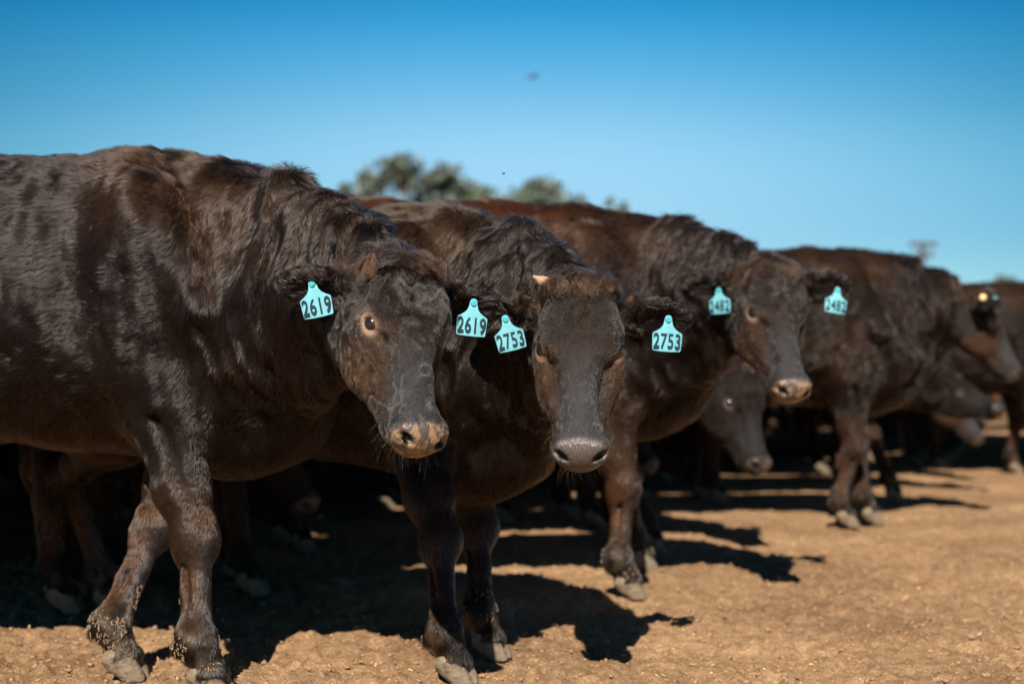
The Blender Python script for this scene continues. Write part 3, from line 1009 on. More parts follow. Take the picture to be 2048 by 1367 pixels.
        for k_, t in enumerate(tt):
            bendn = lift * t * (1 - 0.45 * t * (1 - 0.5 * poll))
            g = np.array((0, 0, -1.0)) * (t * t)[None] if False else 0
            P[:, k_] = P0 - Nh * 0.0006 + (fl * (t * np.cos(lift) * 1.0)[:, None] + Nh * bendn[:, None]) * ln[:, None]
            an = phs + t * 5.5
            P[:, k_] += (t2 * (np.sin(an) - np.sin(phs))[:, None] + Nh * (0.7 * (1 - np.cos(an - phs)))[:, None]) * (curl * min(1, t * 1.6))[:, None]
            P[:, k_, 2] -= poll * t * t * 0.010
        cell = np.floor(P0 / 0.017 + n2 * 0.9).astype(np.int64)
        key = (cell[:, 0] * 73856093) ^ (cell[:, 1] * 19349663) ^ (cell[:, 2] * 83492791)
        _, inv = np.unique(key, return_inverse=True)
        cnt_ = np.bincount(inv)
        ctr = np.stack([np.bincount(inv, weights=P0[:, j]) / cnt_ for j in range(3)], 1)[inv]
        dclump = ctr - P0; dclump -= Nh * (dclump * Nh).sum(1, keepdims=True)
        dclump *= (np.linalg.norm(dclump, axis=1) < 0.026)[:, None]
        clf = (1 - 0.9 * hmh * (1 - up_ * min(1.0, curly)) - 0.85 * lw[:, 0])[:, None] * (0.75 - 0.35 * hmh)[:, None]
        for k_, t in enumerate(tt):
            P[:, k_] += dclump * (0.60 * t ** 1.3) * clf
        cv = Ch * (0.65 + 0.7 * rg.random(nhair))[:, None]
        tipw = (rg.random(nhair) < 0.10) & (hmh < 0.5)
        cv = np.where(tipw[:, None], cv * 1.8 + np.array((0.006, 0.004, 0.003)), cv)
        cv = mixc(cv, rustc * 1.3, poll * (n2[:, 1] > -0.15) * 0.9)
        hair_object("coat", P, hairw * (0.7 + 0.6 * rg.random(nhair)) * (1 - 0.3 * hmh), np.clip(cv, 0, 1), root, M_HAIR)
        # whiskers and chin hairs
        if whisk:
            NWK = 110
            cand = np.nonzero((hm > 0.5) & (q[:, 0] > 0.38) & (q[:, 2] < -0.075) & (np.abs(q[:, 1]) > 0.0))[0]
            pick = rg.choice(cand, NWK)
            W0 = V[pick]; Wn = Nn[pick]
            dr = nrm(Wn * 0.9 + Fv * 0.35 + rg.normal(0, 0.38, (NWK, 3)))
            wl = (0.010 + 0.042 * rg.random(NWK) ** 2)
            WP = np.stack([W0 + dr * (wl * t)[:, None] + np.array((0, 0, -1.0)) * (wl * t * t * 0.35)[:, None] + rg.normal(0, 0.0012, (NWK, 3)) * t for t in tt], 1)
            # eyelashes
            for y in (-1, 1):
                ea = EA * np.array((1, y, 1)); ec = (EC * np.array((1, y, 1))) + ea * 0.0180
                up = np.array((-0.70, 0, 0.7)); up = nrm(up - ea * up.dot(ea)); sd = np.cross(ea, up)
                an = rg.uniform(0.15, math.pi - 0.15, 70)
                a0 = ec + np.outer(np.cos(an) * 0.019, sd) + np.outer(np.sin(an) * 0.013, up)
                dq = nrm(np.outer(np.cos(an) * 0.35, sd) + np.outer(np.full(70, 0.15), up) + ea * 0.9 + np.array((0.5, 0, -0.15)))
                la = 0.009 + 0.007 * rg.random(70)
                LP = np.stack([a0 + dq * (la * t)[:, None] + up * (la * t * t * 0.4)[:, None] for t in tt], 1)
                LP = (LP.reshape(-1, 3) * hs) @ HR.T + HM[1]
                WP = np.concatenate([WP, LP.reshape(70, len(tt), 3)])
            nW = len(WP)
            wc_ = np.tile(np.array((0.05, 0.035, 0.025)), (nW, 1)) * (0.5 + rg.random(nW) * 1.6)[:, None]
            wc_[NWK:] *= 0.15
            hair_object("whiskers", WP, np.full(nW, 0.00028), wc_, root, M_HAIR)
    if mud:
        rg = np.random.default_rng(seed + 500)
        cand = np.nonzero((p[:, 2] < 0.24) & (p[:, 2] > 0.07) & (p[:, 0] > -0.5))[0]
        clus = fbm(V[cand] * 14, 2, seed + 70) + 0.35 * sstep(0.25, 0.1, p[cand, 2])
        cand = cand[clus > 0.30]
        if len(cand):
            pk = rg.choice(cand, mud)
            a = V[pk] + Nn[pk] * 0.0045; nn = Nn[pk]
            dn = nrm(np.array((0, 0, -1.0)) + rg.normal(0, 0.35, (mud, 3))); dn = nrm(dn - nn * (dn * nn).sum(1, keepdims=True))
            sd = np.cross(nn, dn)
            l = 0.004 + 0.011 * rg.random(mud)[:, None] ** 1.5; wd = 0.0006 + 0.0011 * rg.random(mud)[:, None]
            th = nn * 0.0008
            c8 = [a - sd * wd - th, a + sd * wd - th, a + dn * l + sd * wd * .6 - th, a + dn * l - sd * wd * .6 - th]
            c8 += [x + 2 * th for x in c8]
            MV = np.stack(c8, 1).reshape(-1, 3)
            fq = np.array([(0, 3, 2, 1), (4, 5, 6, 7), (0, 1, 5, 4), (1, 2, 6, 5), (2, 3, 7, 6), (3, 0, 4, 7)])
            MF = (np.arange(mud)[:, None, None] * 8 + fq[None]).reshape(-1, 4)
            mo = link("dried_mud", mesh_np("dried_mud", MV, MF, False), root, M_MUD)
            mo['kind'] = 'stuff'
    return root


M_MUD = mat_simple("dried_mud", (0.25, 0.165, 0.10), 0.9, 0.1, 200, 0.4)


def copy_tree(o, parent=None):
    c = o.copy()
    COL.objects.link(c)
    if parent is not None:
        c.parent = parent
    for ch in list(o.children):
        copy_tree(ch, c)
    return c


# ------------------------------------------------------------------ the herd
Q = float(os.environ.get('HQ', '1'))      # detail factor for quick looks
VX = 0.0055 if Q >= 1 else 0.010

cow1 = build_cow((-0.90, 3.97, 0), -8, 1.0, (-0.240, 3.36, 1.095), (0.14, -0.44, -0.89), (0.56, -0.76, 0.30),
    "large curly-faced dark cow filling the left side, wearing two turquoise 2619 tags",
    vox=VX, nhair=int(280000 * Q), hairw=0.00048, seed=3, hs=0.975, mud=420, curly=1.0, crust=0.9, brisket=0.03,
    feet=dict(fr=(-0.775, 3.62), fl=(-1.05, 3.83, -0.075)), rump=1.045,
    ears=(((0.93, 0.30, -0.10), (0.25, -0.85, -0.45)), ((-0.90, 0.30, 0.02), (-0.2, -0.8, -0.55))),
    tags=[('l', (0.130, 0.030, 0.02), (0.15, -1, 0.15), 6, "2619", "turquoise tag reading 2619 in the ear at the right of its face"),
          ('r', (0.115, 0.036, 0.03), (-0.05, -1, 0.1), -12, "2619", "turquoise tag reading 2619 in the ear at the left of its face")])

cow2 = build_cow((-0.22, 4.20, 0), -22, 0.92, (0.175, 3.62, 1.055), (-0.02, -0.46, -0.89), (0.0, -0.88, 0.45),
    "black cow facing us squarely, with pale stubby horn and turquoise 2753 tags",
    vox=VX, nhair=int(190000 * Q), hairw=0.00050, seed=9, mud=90, curly=0.6, brisket=0.08, hs=1.0,
    lid=0.0130, feet=dict(fr=(-0.157, 3.78), fl=(-0.07, 4.10), hr=(-1.38, 4.86), hl=(-1.60, 5.02)), blaze=0.4, lighteye=0.4, rump=1.0,
    ears=(((0.97, 0.12, 0.0), (0.1, -0.85, -0.50)), ((-0.93, 0.25, 0.02), (-0.1, -0.85, -0.5))),
    horn=[(-0.070, 0.000, -0.035, (-0.90, -0.25, 0.25), 0.052, 0.0165, M_HORN)],
    tags=[('l', (0.145, 0.022, 0.005), (0.0, -1, 0.1), 4, "2753", "turquoise tag reading 2753 in the ear at the right of its face"),
          ('r', (0.105, 0.020, 0.0), (0.05, -1, 0.1), -14, "2753", "turquoise tag reading 2753 in the ear at the left of its face")])

cow3 = build_cow((0.34, 5.38, 0), 0, 1.0, (0.915, 4.90, 1.185), (0.08, -0.42, -0.90), (0.30, -0.86, 0.30),
    "dark brown cow with a rusty back and turquoise 2482 tags, third face from the left",
    vox=0.0075 if Q >= 1 else 0.012, nhair=int(120000 * Q), hairw=0.00065, seed=15, mud=90, curly=1.0, crust=0.8,
    rust=0.8, backrust=1.0, rump=1.07, feet=dict(fr=(0.41, 5.12), fl=(0.52, 5.78)), lighteye=0.28,
    ears=(((0.96, 0.10, 0.12), (0.2, -0.9, -0.35), 1.08), ((-0.85, 0.5, 0.05), (-0.3, -0.8, -0.5))),
    tags=[('l', (0.160, 0.022, -0.01), (0.1, -1, 0.25), 10, "2482", "turquoise tag reading 2482 in the ear at the right of its face"),
          ('r', (0.085, 0.022, 0.0), (-0.5, -1, 0.1), -4, "2482", "turquoise tag reading 2482 in the ear at the left of its face")])

cow4 = build_cow((1.74, 7.50, 0), 0, 1.02, (2.49, 7.50, 1.215), (0.40, -0.10, -0.88), (0.88, -0.15, 0.40),
    "brown cow in profile facing right with a yellow and a turquoise stud in its ear",
    vox=0.010 if Q >= 1 else 0.015, nhair=int(60000 * Q), hairw=0.0009, seed=23, rust=1.0, curly=0.6, crust=0.0,
    feet=dict(fr=(1.70, 7.28), fl=(1.86, 7.42)), lighteye=0.15,
    ears=(None, ((0.35, -0.9, 0.0), (0.6, -0.3, -0.6))), whisk=False)


def ear_stud(parent, p, mat, r, label):
    me = lathe("ear_stud", [(0.0001, r * 0.5), (r * 0.7, r * 0.42), (r, r * 0.1), (r, -r * 0.1), (0.0001, -r * 0.1)], mat)
    o = link("ear_stud", me, parent)
    o.location = Vector(p) - Vector(parent.location)
    o['label'] = label
    return o


# lowered face under the third cow
cow5 = build_cow((0.30, 6.62, 0), 4, 0.97, (1.03, 6.30, 0.83), (0.15, -0.36, -0.86), (0.62, -0.72, 0.30),
    "cow with lowered grey face peering out beneath the third cow's chest",
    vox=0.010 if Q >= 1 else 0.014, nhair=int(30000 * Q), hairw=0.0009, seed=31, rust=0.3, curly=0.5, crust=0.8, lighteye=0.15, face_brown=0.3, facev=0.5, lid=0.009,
    feet=dict(fr=(0.62, 6.35), fl=(0.50, 6.75)), whisk=False)
cow6 = build_cow((2.05, 9.0, 0), 4, 0.98, (2.80, 9.10, 0.735), (0.30, -0.36, -0.19), (0.25, -0.30, 0.90), 
    "cow with head held low and muzzle pointing right, behind the rightmost profile cow",
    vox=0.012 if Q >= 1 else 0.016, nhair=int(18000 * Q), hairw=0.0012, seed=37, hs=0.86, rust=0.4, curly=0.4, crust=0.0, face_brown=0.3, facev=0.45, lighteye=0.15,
    feet=dict(fr=(2.30, 8.6), fl=(2.10, 8.95)), whisk=False)

# two patterns for the cattle packed in behind, each copied as whole animals
def pattern(x, y, low, seed, label, rust, feet=None):
    hp = (x + 0.74, y - 0.12, 1.15) if not low else (x + 0.72, y - 0.15, 0.72)
    F = (0.62, -0.25, -0.60) if not low else (0.45, -0.25, -0.85)
    return build_cow((x, y, 0), 0, 1.0, hp, F, (0.60, -0.2, 0.75), label, vox=0.014, nhair=int(12000 * Q), hairw=0.0017,
                     seed=seed, rust=rust, curly=0.3, lighteye=0.1, whisk=False, cull=False, feet=feet)


PA = pattern(1.12, 8.62, False, 41, "cow standing two rows behind the third cow, its pale brown forelegs lit", 0.6)
PB = pattern(2.35, 10.1, True, 43, "cow with its head to the ground behind the profile cow's forelegs", 0.8)
c = copy_tree(PA)
c.location = (3.72, 10.45, 0)
c['label'] = "brown cow at the right edge, only its shoulder and back in the frame"
# the packed herd in the shade behind: nothing in the photograph tells these apart
SHADE = "dark cow lost in the black shade of the packed herd behind the front cows"
rg = np.random.default_rng(77)
taken = [(0.30, 6.62), (2.05, 9.0), (1.12, 8.62), (2.35, 10.1), (3.72, 10.45), (1.74, 7.5), (0.34, 5.45), (-0.24, 4.22), (-0.9, 3.97)]
yy = 5.0; k = 0
while yy < 15.0:
    x = 0.36 * yy + 0.6
    while x > -0.42 * yy - 1.6:
        ok = all(abs(yy - ty) > 0.62 or abs(x - tx) > 1.88 for tx, ty in taken)
        # keep the open ground in front of the right-hand cows
        if ok and not (x > 0.8 and yy < 8.2) and not (x > 2.7 and yy < 11.2):
            c = copy_tree((PA, PB)[int(rg.integers(2))])
            c.location = (x, yy, 0)
            c.rotation_euler = (0, 0, R(rg.uniform(-3, 3)))
            c['label'] = SHADE
            c['group'] = 'cattle in the shade of the herd'
            taken.append((x, yy))
            k += 1
        x -= 0.13
    yy += 0.11
# rows still farther back, seen only as dark bodies under the others
far = build_cow((4.0, 15.4, 0), 0, 1.0, (4.74, 15.3, 0.95), (0.55, -0.2, -0.75), (0.6, -0.2, 0.75), SHADE, vox=0.03, seed=51,
                eyes=False, whisk=False, group='cattle in the shade of the herd')
fb = [o for o in far.children if o.name.startswith('body')][0]
fm = fb.data
for o in list(far.children): bpy.data.objects.remove(o)
bpy.data.objects.remove(far)
row = 15.4; k = 0
while row < 31:
    x = -0.10 * row + (k % 2) * 0.95
    while x < 0.37 * row:
        o = link("cow", fm)
        o.location = (x + rg.uniform(-0.2, 0.2), row + rg.uniform(-0.15, 0.15), 0)
        o.rotation_euler = (0, 0, R(rg.uniform(-8, 8)))
        tag(o, SHADE, 'cow', 'cattle in the shade of the herd')
        x += 1.95
    row += 0.85; k += 1

# the profile cow's two round studs
for off, mat, lab in (((2.43, 7.335, 1.165), M_YEL, "round yellow stud in its ear"), ((2.485, 7.31, 1.150), M_TAG, "round turquoise stud in its ear")):
    ear_stud(cow4, off, mat, 0.017, lab)


# ------------------------------------------------------------------ ground
_rp = np.random.default_rng(8)
PRINTS = np.stack([_rp.uniform(-1.0, 1.0, 300), 2.3 + _rp.random(300) ** 1.4 * 7.5, _rp.uniform(0, math.pi, 300), _rp.uniform(0.7, 1.3, 300)], 1)
PRINTS[:, 0] *= PRINTS[:, 1] * 0.40


def height(P):
    """lie of the trampled dirt"""
    d = np.abs(P[:, 1])
    P = P * np.array((1.0, 1.0, 0.0))
    z = fbm(P * 1.1, 2, 1) * 0.018 + fbm(P * 6, 3, 2) * 0.013
    near = sstep(12, 4, d)
    m = (d < 12.5) & (P[:, 1] > 0) & (np.abs(P[:, 0]) < 6)
    Q_ = P[m]
    a = np.clip(fbm(Q_ * 21, 3, 3), -0.5, 1) * 0.022 + np.clip(fbm(Q_ * 55, 2, 5), -0.3, 1) * 0.009
    order = np.argsort(Q_[:, 1]); ys = Q_[order, 1]
    pr = np.zeros(len(Q_))
    for x0, y0, an, sc in PRINTS:
        lo, hi = np.searchsorted(ys, (y0 - 0.16, y0 + 0.16))
        ii = order[lo:hi]
        dx = Q_[ii, 0] - x0; dy = Q_[ii, 1] - y0
        u = (dx * math.cos(an) + dy * math.sin(an)) / (0.058 * sc); v = (-dx * math.sin(an) + dy * math.cos(an)) / (0.044 * sc)
        r = np.sqrt(u * u + v * v)
        split = 1 - 0.6 * np.exp(-(v * 3.5) ** 2)
        pr[ii] += -0.017 * sc * np.exp(-r ** 4) * split + 0.009 * np.exp(-((r - 1.35) * 2.6) ** 2)
    z[m] += near[m] * (a + pr)
    return (z - 0.012) * sstep(500, 30, d)


def make_ground():
    nx, ny = 620, 760
    t = np.linspace(-1, 1, nx)
    X = np.sinh(t * 5.2) / math.sinh(5.2)
    k = np.linspace(0, 1, ny)
    Y = 1.2 * np.exp(k ** 1.6 * math.log(900 / 1.2)) - 0.0
    Y = np.concatenate([[-30, -8, -2, 0.5], Y])
    ny = len(Y)
    xx = np.zeros((ny, nx)); yy = np.repeat(Y[:, None], nx, 1)
    halfw = np.clip(np.abs(Y), 3, 1e9) * 0.46 + 0.3
    for j in range(ny):
        # even spacing inside the view, stretching outwards
        core = t * 1.0
        xx[j] = halfw[j] * core + np.sign(t) * np.maximum(np.abs(t) - 0.93, 0) ** 1.5 * 60000 / 1.0 * 0.8
    P = np.stack([xx.ravel(), yy.ravel(), np.zeros(xx.size)], 1)
    z = height(P)
    P[:, 2] = z
    i = np.arange(ny - 1)[:, None] * nx + np.arange(nx - 1)[None]
    F = np.stack([i, i + 1, i + nx + 1, i + nx], -1).reshape(-1, 4)
    me = mesh_np("ground", P, F)
    return me, P


def mat_ground():
    m, n, b = mat_new("feedlot_dirt")
    tc = N(n, 'ShaderNodeTexCoord')
    big = N(n, 'ShaderNodeTexNoise', Scale=1.3, Detail=4.0)
    mid = N(n, 'ShaderNodeTexNoise', Scale=22.0, Detail=6.0, Roughness=0.65)
    fine = N(n, 'ShaderNodeTexNoise', Scale=150.0, Detail=4.0, Roughness=0.7)
    vor = N(n, 'ShaderNodeTexVoronoi', Scale=75.0)
    for x in (big, mid, fine, vor): n.links.new(tc.outputs['Object'], x.inputs['Vector'])
    r1 = N(n, 'ShaderNodeValToRGB')
    r1.color_ramp.elements[0].position = 0.36; r1.color_ramp.elements[0].color = (0.264, 0.160, 0.084, 1)
    r1.color_ramp.elements[1].position = 0.66; r1.color_ramp.elements[1].color = (0.460, 0.292, 0.166, 1)
    n.links.new(mid.outputs['Fac'], r1.inputs[0])
    r2 = N(n, 'ShaderNodeValToRGB')
    r2.color_ramp.elements[0].position = 0.35; r2.color_ramp.elements[0].color = (0.74, 0.70, 0.66, 1)
    r2.color_ramp.elements[1].position = 0.65; r2.color_ramp.elements[1].color = (1.14, 1.12, 1.10, 1)
    n.links.new(big.outputs['Fac'], r2.inputs[0])
    r3 = N(n, 'ShaderNodeValToRGB')
    r3.color_ramp.elements[0].position = 0.30; r3.color_ramp.elements[0].color = (0.55, 0.5, 0.45, 1)
    r3.color_ramp.elements[1].position = 0.62; r3.color_ramp.elements[1].color = (1.25, 1.25, 1.25, 1)
    n.links.new(fine.outputs['Fac'], r3.inputs[0])
    m1 = N(n, 'ShaderNodeMix', _data_type='RGBA', _blend_type='MULTIPLY'); m1.inputs[0].default_value = 1
    m2 = N(n, 'ShaderNodeMix', _data_type='RGBA', _blend_type='MULTIPLY'); m2.inputs[0].default_value = 1
    n.links.new(r1.outputs[0], m1.inputs[6]); n.links.new(r2.outputs[0], m1.inputs[7])
    n.links.new(m1.outputs[2], m2.inputs[6]); n.links.new(r3.outputs[0], m2.inputs[7])
    n.links.new(m2.outputs[2], b.inputs['Base Color'])
    b.inputs['Roughness'].default_value = 0.95
    b.inputs['Specular IOR Level'].default_value = 0.1
    ad = N(n, 'ShaderNodeMath', _operation='ADD')
    ml = N(n, 'ShaderNodeMath', _operation='MULTIPLY'); ml.inputs[1].default_value = 0.5
    n.links.new(vor.outputs['Distance'], ml.inputs[0])
    n.links.new(fine.outputs['Fac'], ad.inputs[0]); n.links.new(ml.outputs[0], ad.inputs[1])
    bp = N(n, 'ShaderNodeBump', Strength=0.9, Distance=0.012)
    n.links.new(ad.outputs[0], bp.inputs['Height'])
    n.links.new(bp.outputs[0], b.inputs['Normal'])
    return m


gme, GP = make_ground()
ground = link("ground", gme, None, mat_ground())
tag(ground, kind='structure')


def scatter(name, n, kindf, mat, label, cat, seed):
    """many small bits lying on the dirt, one mesh"""
    rg = np.random.default_rng(seed)
    y = 2.3 + rg.random(n) ** 1.5 * 9.0
    x = (rg.random(n) * 2 - 1) * (y * 0.42 + 0.3)
    base = np.stack([x, y, np.zeros(n)], 1)
    # height of the ground under each
    z = height(base)
    base[:, 2] = z
    V, F = kindf(n, base, rg)
    o = link(name, mesh_np(name, V, F, name == 'dirt_clods'), None, mat)
    tag(o, label, cat, kind='stuff')
    return o


def flakes(n, b, rg):
    a = rg.random(n) * 2 * math.pi
    l = (0.0015 + 0.0065 * rg.random(n) ** 3)[:, None]; w_ = (0.0007 + 0.0010 * rg.random(n))[:, None]
    d = np.stack([np.cos(a), np.sin(a), rg.normal(0, 0.35, n)], 1); s = np.stack([-np.sin(a), np.cos(a), rg.normal(0, .3, n)], 1)
    c = b + np.array((0, 0, 0.0035)); th = np.array((0, 0, 0.0008))
    c8 = [c - d * l - s * w_ - th, c + d * l - s * w_ - th, c + d * l + s * w_ - th, c - d * l + s * w_ - th]
    c8 += [x + 2 * th for x in c8]
    V = np.stack(c8, 1).reshape(-1, 3)
    fq = np.array([(0, 3, 2, 1), (4, 5, 6, 7), (0, 1, 5, 4), (1, 2, 6, 5), (2, 3, 7, 6), (3, 0, 4, 7)])
    return V, (np.arange(n)[:, None, None] * 8 + fq[None]).reshape(-1, 4)


def clods(n, b, rg):
    # rounded lumps from a cube-sphere of 26 points
    g = np.array([(x, y, z) for x in (-1, 0, 1) for y in (-1, 0, 1) for z in (-1, 0, 1) if (x, y, z) != (0, 0, 0)], float)
    idx = {tuple(v.astype(int)): i for i, v in enumerate(g)}
    fs = []
    for ax in range(3):
        for s in (-1, 1):
            for u in (-1, 0):
                for v in (-1, 0):
                    q = []
                    for du, dv in ((0, 0), (1, 0), (1, 1), (0, 1)):
                        c = [0, 0, 0]; c[ax] = s; c[(ax + 1) % 3] = u + du; c[(ax + 2) % 3] = v + dv
                        q.append(idx[tuple(c)])
                    fs.append(q if s > 0 else q[::-1])
    g = nrm(g); fs = np.array(fs)
    r = (0.0018 + 0.008 * rg.random(n) ** 5)
    sc = r[:, None] * (0.7 + 0.6 * rg.random((n, 3))) * np.array((1, 1, 0.7))
    jit = 1 + 0.25 * rg.normal(0, 1, (n, 26, 1))
    V = g[None] * sc[:, None, :] * np.clip(jit, 0.55, 1.5) + (b + np.stack([0 * r, 0 * r, r * 0.25], 1))[:, None]
    return V.reshape(-1, 3), (np.arange(n)[:, None, None] * 26 + fs[None]).reshape(-1, 4)


M_STRAW = mat_simple("straw", (0.62, 0.42, 0.20), 0.7, 0.3, 300, 0.4)
M_CLOD = mat_simple("clod_dirt", (0.27, 0.158, 0.088), 0.95, 0.1, 90, 0.45, 0.5)
scatter("straw_flakes", 6000, flakes, M_STRAW, "tiny pale straw flakes scattered over the brown dirt", "straw", 5)
scatter("dirt_clods", 26000, clods, M_CLOD, "small brown crumbs of dried dirt strewn over the ground", "dirt clods", 6)


# ------------------------------------------------------------------ trees, pole, bird, fly
def mat_leaf(name, col):
    m, n, b = mat_new(name)
    tc = N(n, 'ShaderNodeTexCoord')
    nz = N(n, 'ShaderNodeTexNoise', Scale=0.9, Detail=3.0)
    n.links.new(tc.outputs['Object'], nz.inputs['Vector'])
    mr = N(n, 'ShaderNodeMapRange'); mr.inputs['To Min'].default_value = 0.5; mr.inputs['To Max'].default_value = 1.6
    n.links.new(nz.outputs['Fac'], mr.inputs['Value'])
    vm = N(n, 'ShaderNodeVectorMath', _operation='SCALE'); vm.inputs[0].default_value = col
    n.links.new(mr.outputs[0], vm.inputs['Scale'])
    n.links.new(vm.outputs[0], b.inputs['Base Color'])
    b.inputs['Roughness'].default_value = 0.55
    return m


M_LEAF = mat_leaf("gum_leaves", (0.080, 0.100, 0.075))  # lightened and greyed: distance haze put into the leaf colour
M_LEAF2 = mat_leaf("scrub_leaves", (0.10, 0.125, 0.055))
M_BARK = mat_simple("pale_bark", (0.22, 0.18, 0.14), 0.9, 0.1, 3, 0.4, 0.5, 0.02)


def limb(V, F, a, b, ra, rb, seg=8):
    a = np.array(a, float); b = np.array(b, float)
    t = nrm(b - a); u = nrm(np.cross(t, (0.3, 1, 0.1))); v = np.cross(t, u)
    o = len(V)
    for c, r in ((a, ra), (b, rb)):
        for i in range(seg):
            an = 2 * math.pi * i / seg
            V.append(c + (u * math.cos(an) + v * math.sin(an)) * r)
    for i in range(seg):
        j = (i + 1) % seg
        F.append((o + i, o + j, o + seg + j, o + seg + i))


def tree(x, y, h, w_, label, clumps, seed, leaf, cat='tree', name='gum_tree', leafn=1500, base=0.35):
    rg = np.random.default_rng(seed)
    root = empty(name, (x, y, 0))
    tag(root, label, cat, 'trees on the skyline')
    V, F = [], []
    fork = np.array((rg.normal(0, 0.2), 0, h * base))
    limb(V, F, (0, 0, -0.2), fork, 0.035 * h, 0.022 * h)
    LV = []
    zlo = h * base
    for i in range(clumps):
        # umbrella crown: clumps spread over the width, the highest in the middle
        fx_ = (i + 0.5) / clumps * 2 - 1 if i < clumps * 0.7 else rg.uniform(-0.7, 0.7)
        cxx = fx_ * 0.40 * w_ + rg.normal(0, 0.03) * w_
        rim = 1 - 0.30 * fx_ ** 2
        cz = zlo + (h - zlo) * rim * (0.80 if i % 3 else 0.45) * rg.uniform(0.88, 1.0)
        c = np.array((cxx, rg.uniform(-0.25, 0.25) * w_, cz))
        mid = fork * 0.5 + c * 0.5 + rg.normal(0, 0.15, 3)
        limb(V, F, fork, mid, 0.014 * h, 0.009 * h, 6); limb(V, F, mid, c, 0.009 * h, 0.003 * h, 6)
        cr = np.array((0.19 * w_, 0.19 * w_, 0.15 * (h - zlo))) * rg.uniform(0.7, 1.15)
        d = nrm(rg.normal(0, 1, (leafn, 3))); r = rg.random(leafn) ** 0.45
        pts = c + d * cr * r[:, None]
        keep = fbm(pts * 1.3, 2, seed) > -0.05
        LV.append(pts[keep])
    P = np.concatenate(LV)
    P[:, 2] = np.minimum(P[:, 2], h)
    m = len(P); s = 0.17 * (0.5 + rg.random(m))[:, None]
    u = nrm(rg.normal(0, 1, (m, 3))); v = nrm(np.cross(u, rg.normal(0, 1, (m, 3))))
    LQ = np.stack([P - u * s - v * s * .45, P + u * s - v * s * .45, P + u * s + v * s * .45, P - u * s + v * s * .45], 1).reshape(-1, 3)
    link("trunk", mesh_np("trunk", np.array(V), np.array(F)), root, M_BARK)
    link("crown", mesh_np("crown", LQ, np.arange(m * 4).reshape(-1, 4), False), root, leaf)
    return root


def atpx(u, d): return (u - 1024) / 2844 * d
def hpx(v, d): return 0.85 + (717 - v) / 2844 * d


for i, (u, top, wpx, d, cl, lf, lab, base) in enumerate([
    (702, 348, 60, 84, 4, M_LEAF, "thin sparse tree at the left end of the skyline clump", 0.5),
    (786, 290, 165, 80, 11, M_LEAF, "tallest tree with big dark oval crown on the skyline", 0.45),
    (894, 308, 125, 82, 8, M_LEAF, "tree with twin-topped crown just right of the tallest tree", 0.42),
    (985, 338, 130, 78, 8, M_LEAF2, "low yellowish green tree in the middle of the skyline clump", 0.25),
    (1092, 326, 140, 81, 9, M_LEAF, "spreading tree at the right end of the skyline clump", 0.42),
    (1236, 380, 52, 90, 5, M_LEAF, "small round tree standing alone right of the skyline clump", 0.6),
    (2004, 543, 48, 150, 5, M_LEAF, "tiny distant tree near the right edge above the cows", 0.6)]):
    tree(atpx(u, d), d, hpx(top, d), 1.45 * wpx / 2844 * d, lab, int(cl * 1.5), 60 + i, lf, base=base, leafn=300)
for i, (u, top, wpx, d, lab) in enumerate([
    (760, 385, 110, 76, "low olive bush under the tallest skyline tree"),
    (860, 388, 110, 77, "low olive bush between the tallest tree and the yellowish tree")]):
    tree(atpx(u, d), d, hpx(top, d), wpx / 2844 * d, lab, 7, 90 + i, M_LEAF2, 'bush', 'bush', 500, 0.12)

# power pole
M_POLE = mat_simple("weathered_timber", (0.07, 0.065, 0.06), 0.9, 0.1, 4, 0.3)
M_INS = mat_simple("insulator_ceramic", (0.35, 0.33, 0.31), 0.4, 0.5, 20, 0.1)
d = 150.0
px_, ph_ = atpx(1846, d), hpx(484, d)
pole = empty("power_pole", (px_, d, 0))
tag(pole, "distant power pole with two cross arms above the profile cow's neck", "power pole")
V, F = [], []
limb(V, F, (0, 0, -0.3), (0, 0, ph_), 0.34, 0.26, 12)
link("pole", mesh_np("pole", np.array(V), np.array(F)), pole, M_POLE)


def boxmesh(name, boxes):
    V = []; F = []
    for (cx, cy, cz, sx, sy, sz) in boxes:
        o = len(V)
        for dx in (-1, 1):
            for dy in (-1, 1):
                for dz in (-1, 1): V.append((cx + dx * sx / 2, cy + dy * sy / 2, cz + dz * sz / 2))
        for f in ((0, 1, 3, 2), (4, 6, 7, 5), (0, 4, 5, 1), (2, 3, 7, 6), (0, 2, 6, 4), (1, 5, 7, 3)):
            F.append(tuple(o + i for i in f))
    return mesh_np(name, np.array(V), np.array(F), False)


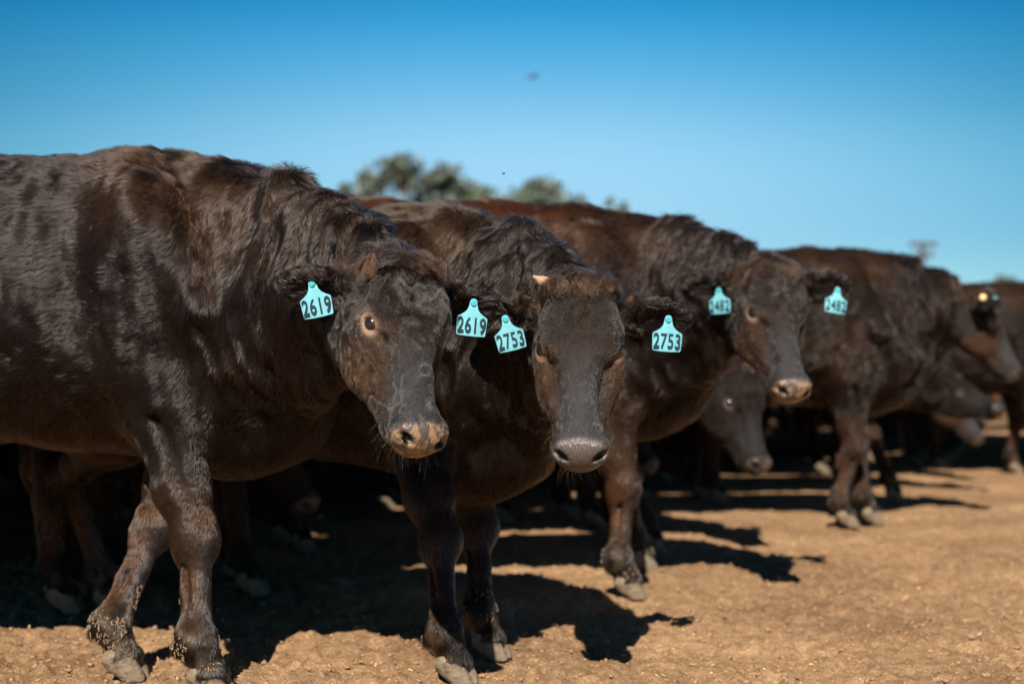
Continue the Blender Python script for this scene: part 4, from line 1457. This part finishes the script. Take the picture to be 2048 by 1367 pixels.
for zz, wd in ((ph_ - 0.25, 2.9), (ph_ - 1.35, 2.2)):
    arm = link("cross_arm", boxmesh("cross_arm", [(0, -0.26, zz, wd, 0.20, 0.46)]), pole, M_POLE)
    for xx in (-wd / 2 + 0.12, -wd / 4, wd / 4, wd / 2 - 0.12):
        V, F = [], []
        limb(V, F, (xx, -0.26, zz + 0.09), (xx, -0.26, zz + 0.30), 0.07, 0.05)
        limb(V, F, (xx, -0.26, zz + 0.18), (xx, -0.26, zz + 0.24), 0.10, 0.10)
        link("insulator", mesh_np("insulator", np.array(V), np.array(F)), arm, M_INS)

# bird gliding high over the herd
M_BIRD = mat_simple("dark_feathers", (0.10, 0.09, 0.085), 0.7, 0.2, 30, 0.3)
db = 42.0
bird = empty("bird", (atpx(1064, db), db, hpx(153, db)), R(20))
tag(bird, "small dark bird gliding alone in the upper middle of the sky", "bird")
B = Body()
B.cap((-0.16, 0, 0), (0.10, 0, 0.01), 0.020, 0.045, 0.03)
B.ell((0.155, 0, 0.022), (0.035, 0.026, 0.026), k=0.02)
B.cap((0.18, 0, 0.02), (0.215, 0, 0.012), 0.010, 0.003, 0.01)
B.ell((-0.20, 0, 0.0), (0.075, 0.038, 0.007), k=0.02)
for y in (-1, 1):
    B.cap((0.03, y * 0.03, 0.02), (0.06, y * 0.17, 0.055), (0.055, 0.012), (0.050, 0.010), 0.02, side=(1, 0, 0))
    B.cap((0.06, y * 0.17, 0.055), (-0.03, y * 0.36, 0.025), (0.050, 0.010), (0.014, 0.006), 0.02, side=(1, 0, 0))
bv, bf = B.mesh(0.007)
link("body", mesh_np("body", bv, bf), bird, M_BIRD)

# fly above the cows' backs
M_FLY = mat_simple("fly_shell", (0.012, 0.011, 0.012), 0.35, 0.5, 400, 0.2)
df = 3.55
fly = empty("fly", (atpx(1008, df), df, hpx(346.5, df)), R(35))
tag(fly, "tiny black fly in the sky below the skyline trees' tops, above the second cow", "fly")
B = Body()
B.ell((0, 0, 0), (0.0022, 0.0017, 0.0016), k=0.001); B.ell((-0.0033, 0, -0.0003), (0.0026, 0.0017, 0.0015), k=0.001)
B.ell((0.0026, 0, 0), (0.0011, 0.0013, 0.0012), k=0.0006)
bv, bf = B.mesh(0.0003)
link("body", mesh_np("body", bv, bf), fly, M_FLY)
for y in (-1, 1):
    B = Body(); B.ell((-0.002, y * 0.0035, 0.0014), (0.0016, 0.0034, 0.0003), rot=(0, 0, y * 30), k=0.001)
    bv, bf = B.mesh(0.0003)
    link("wing", mesh_np("wing", bv, bf), fly, M_FLY)
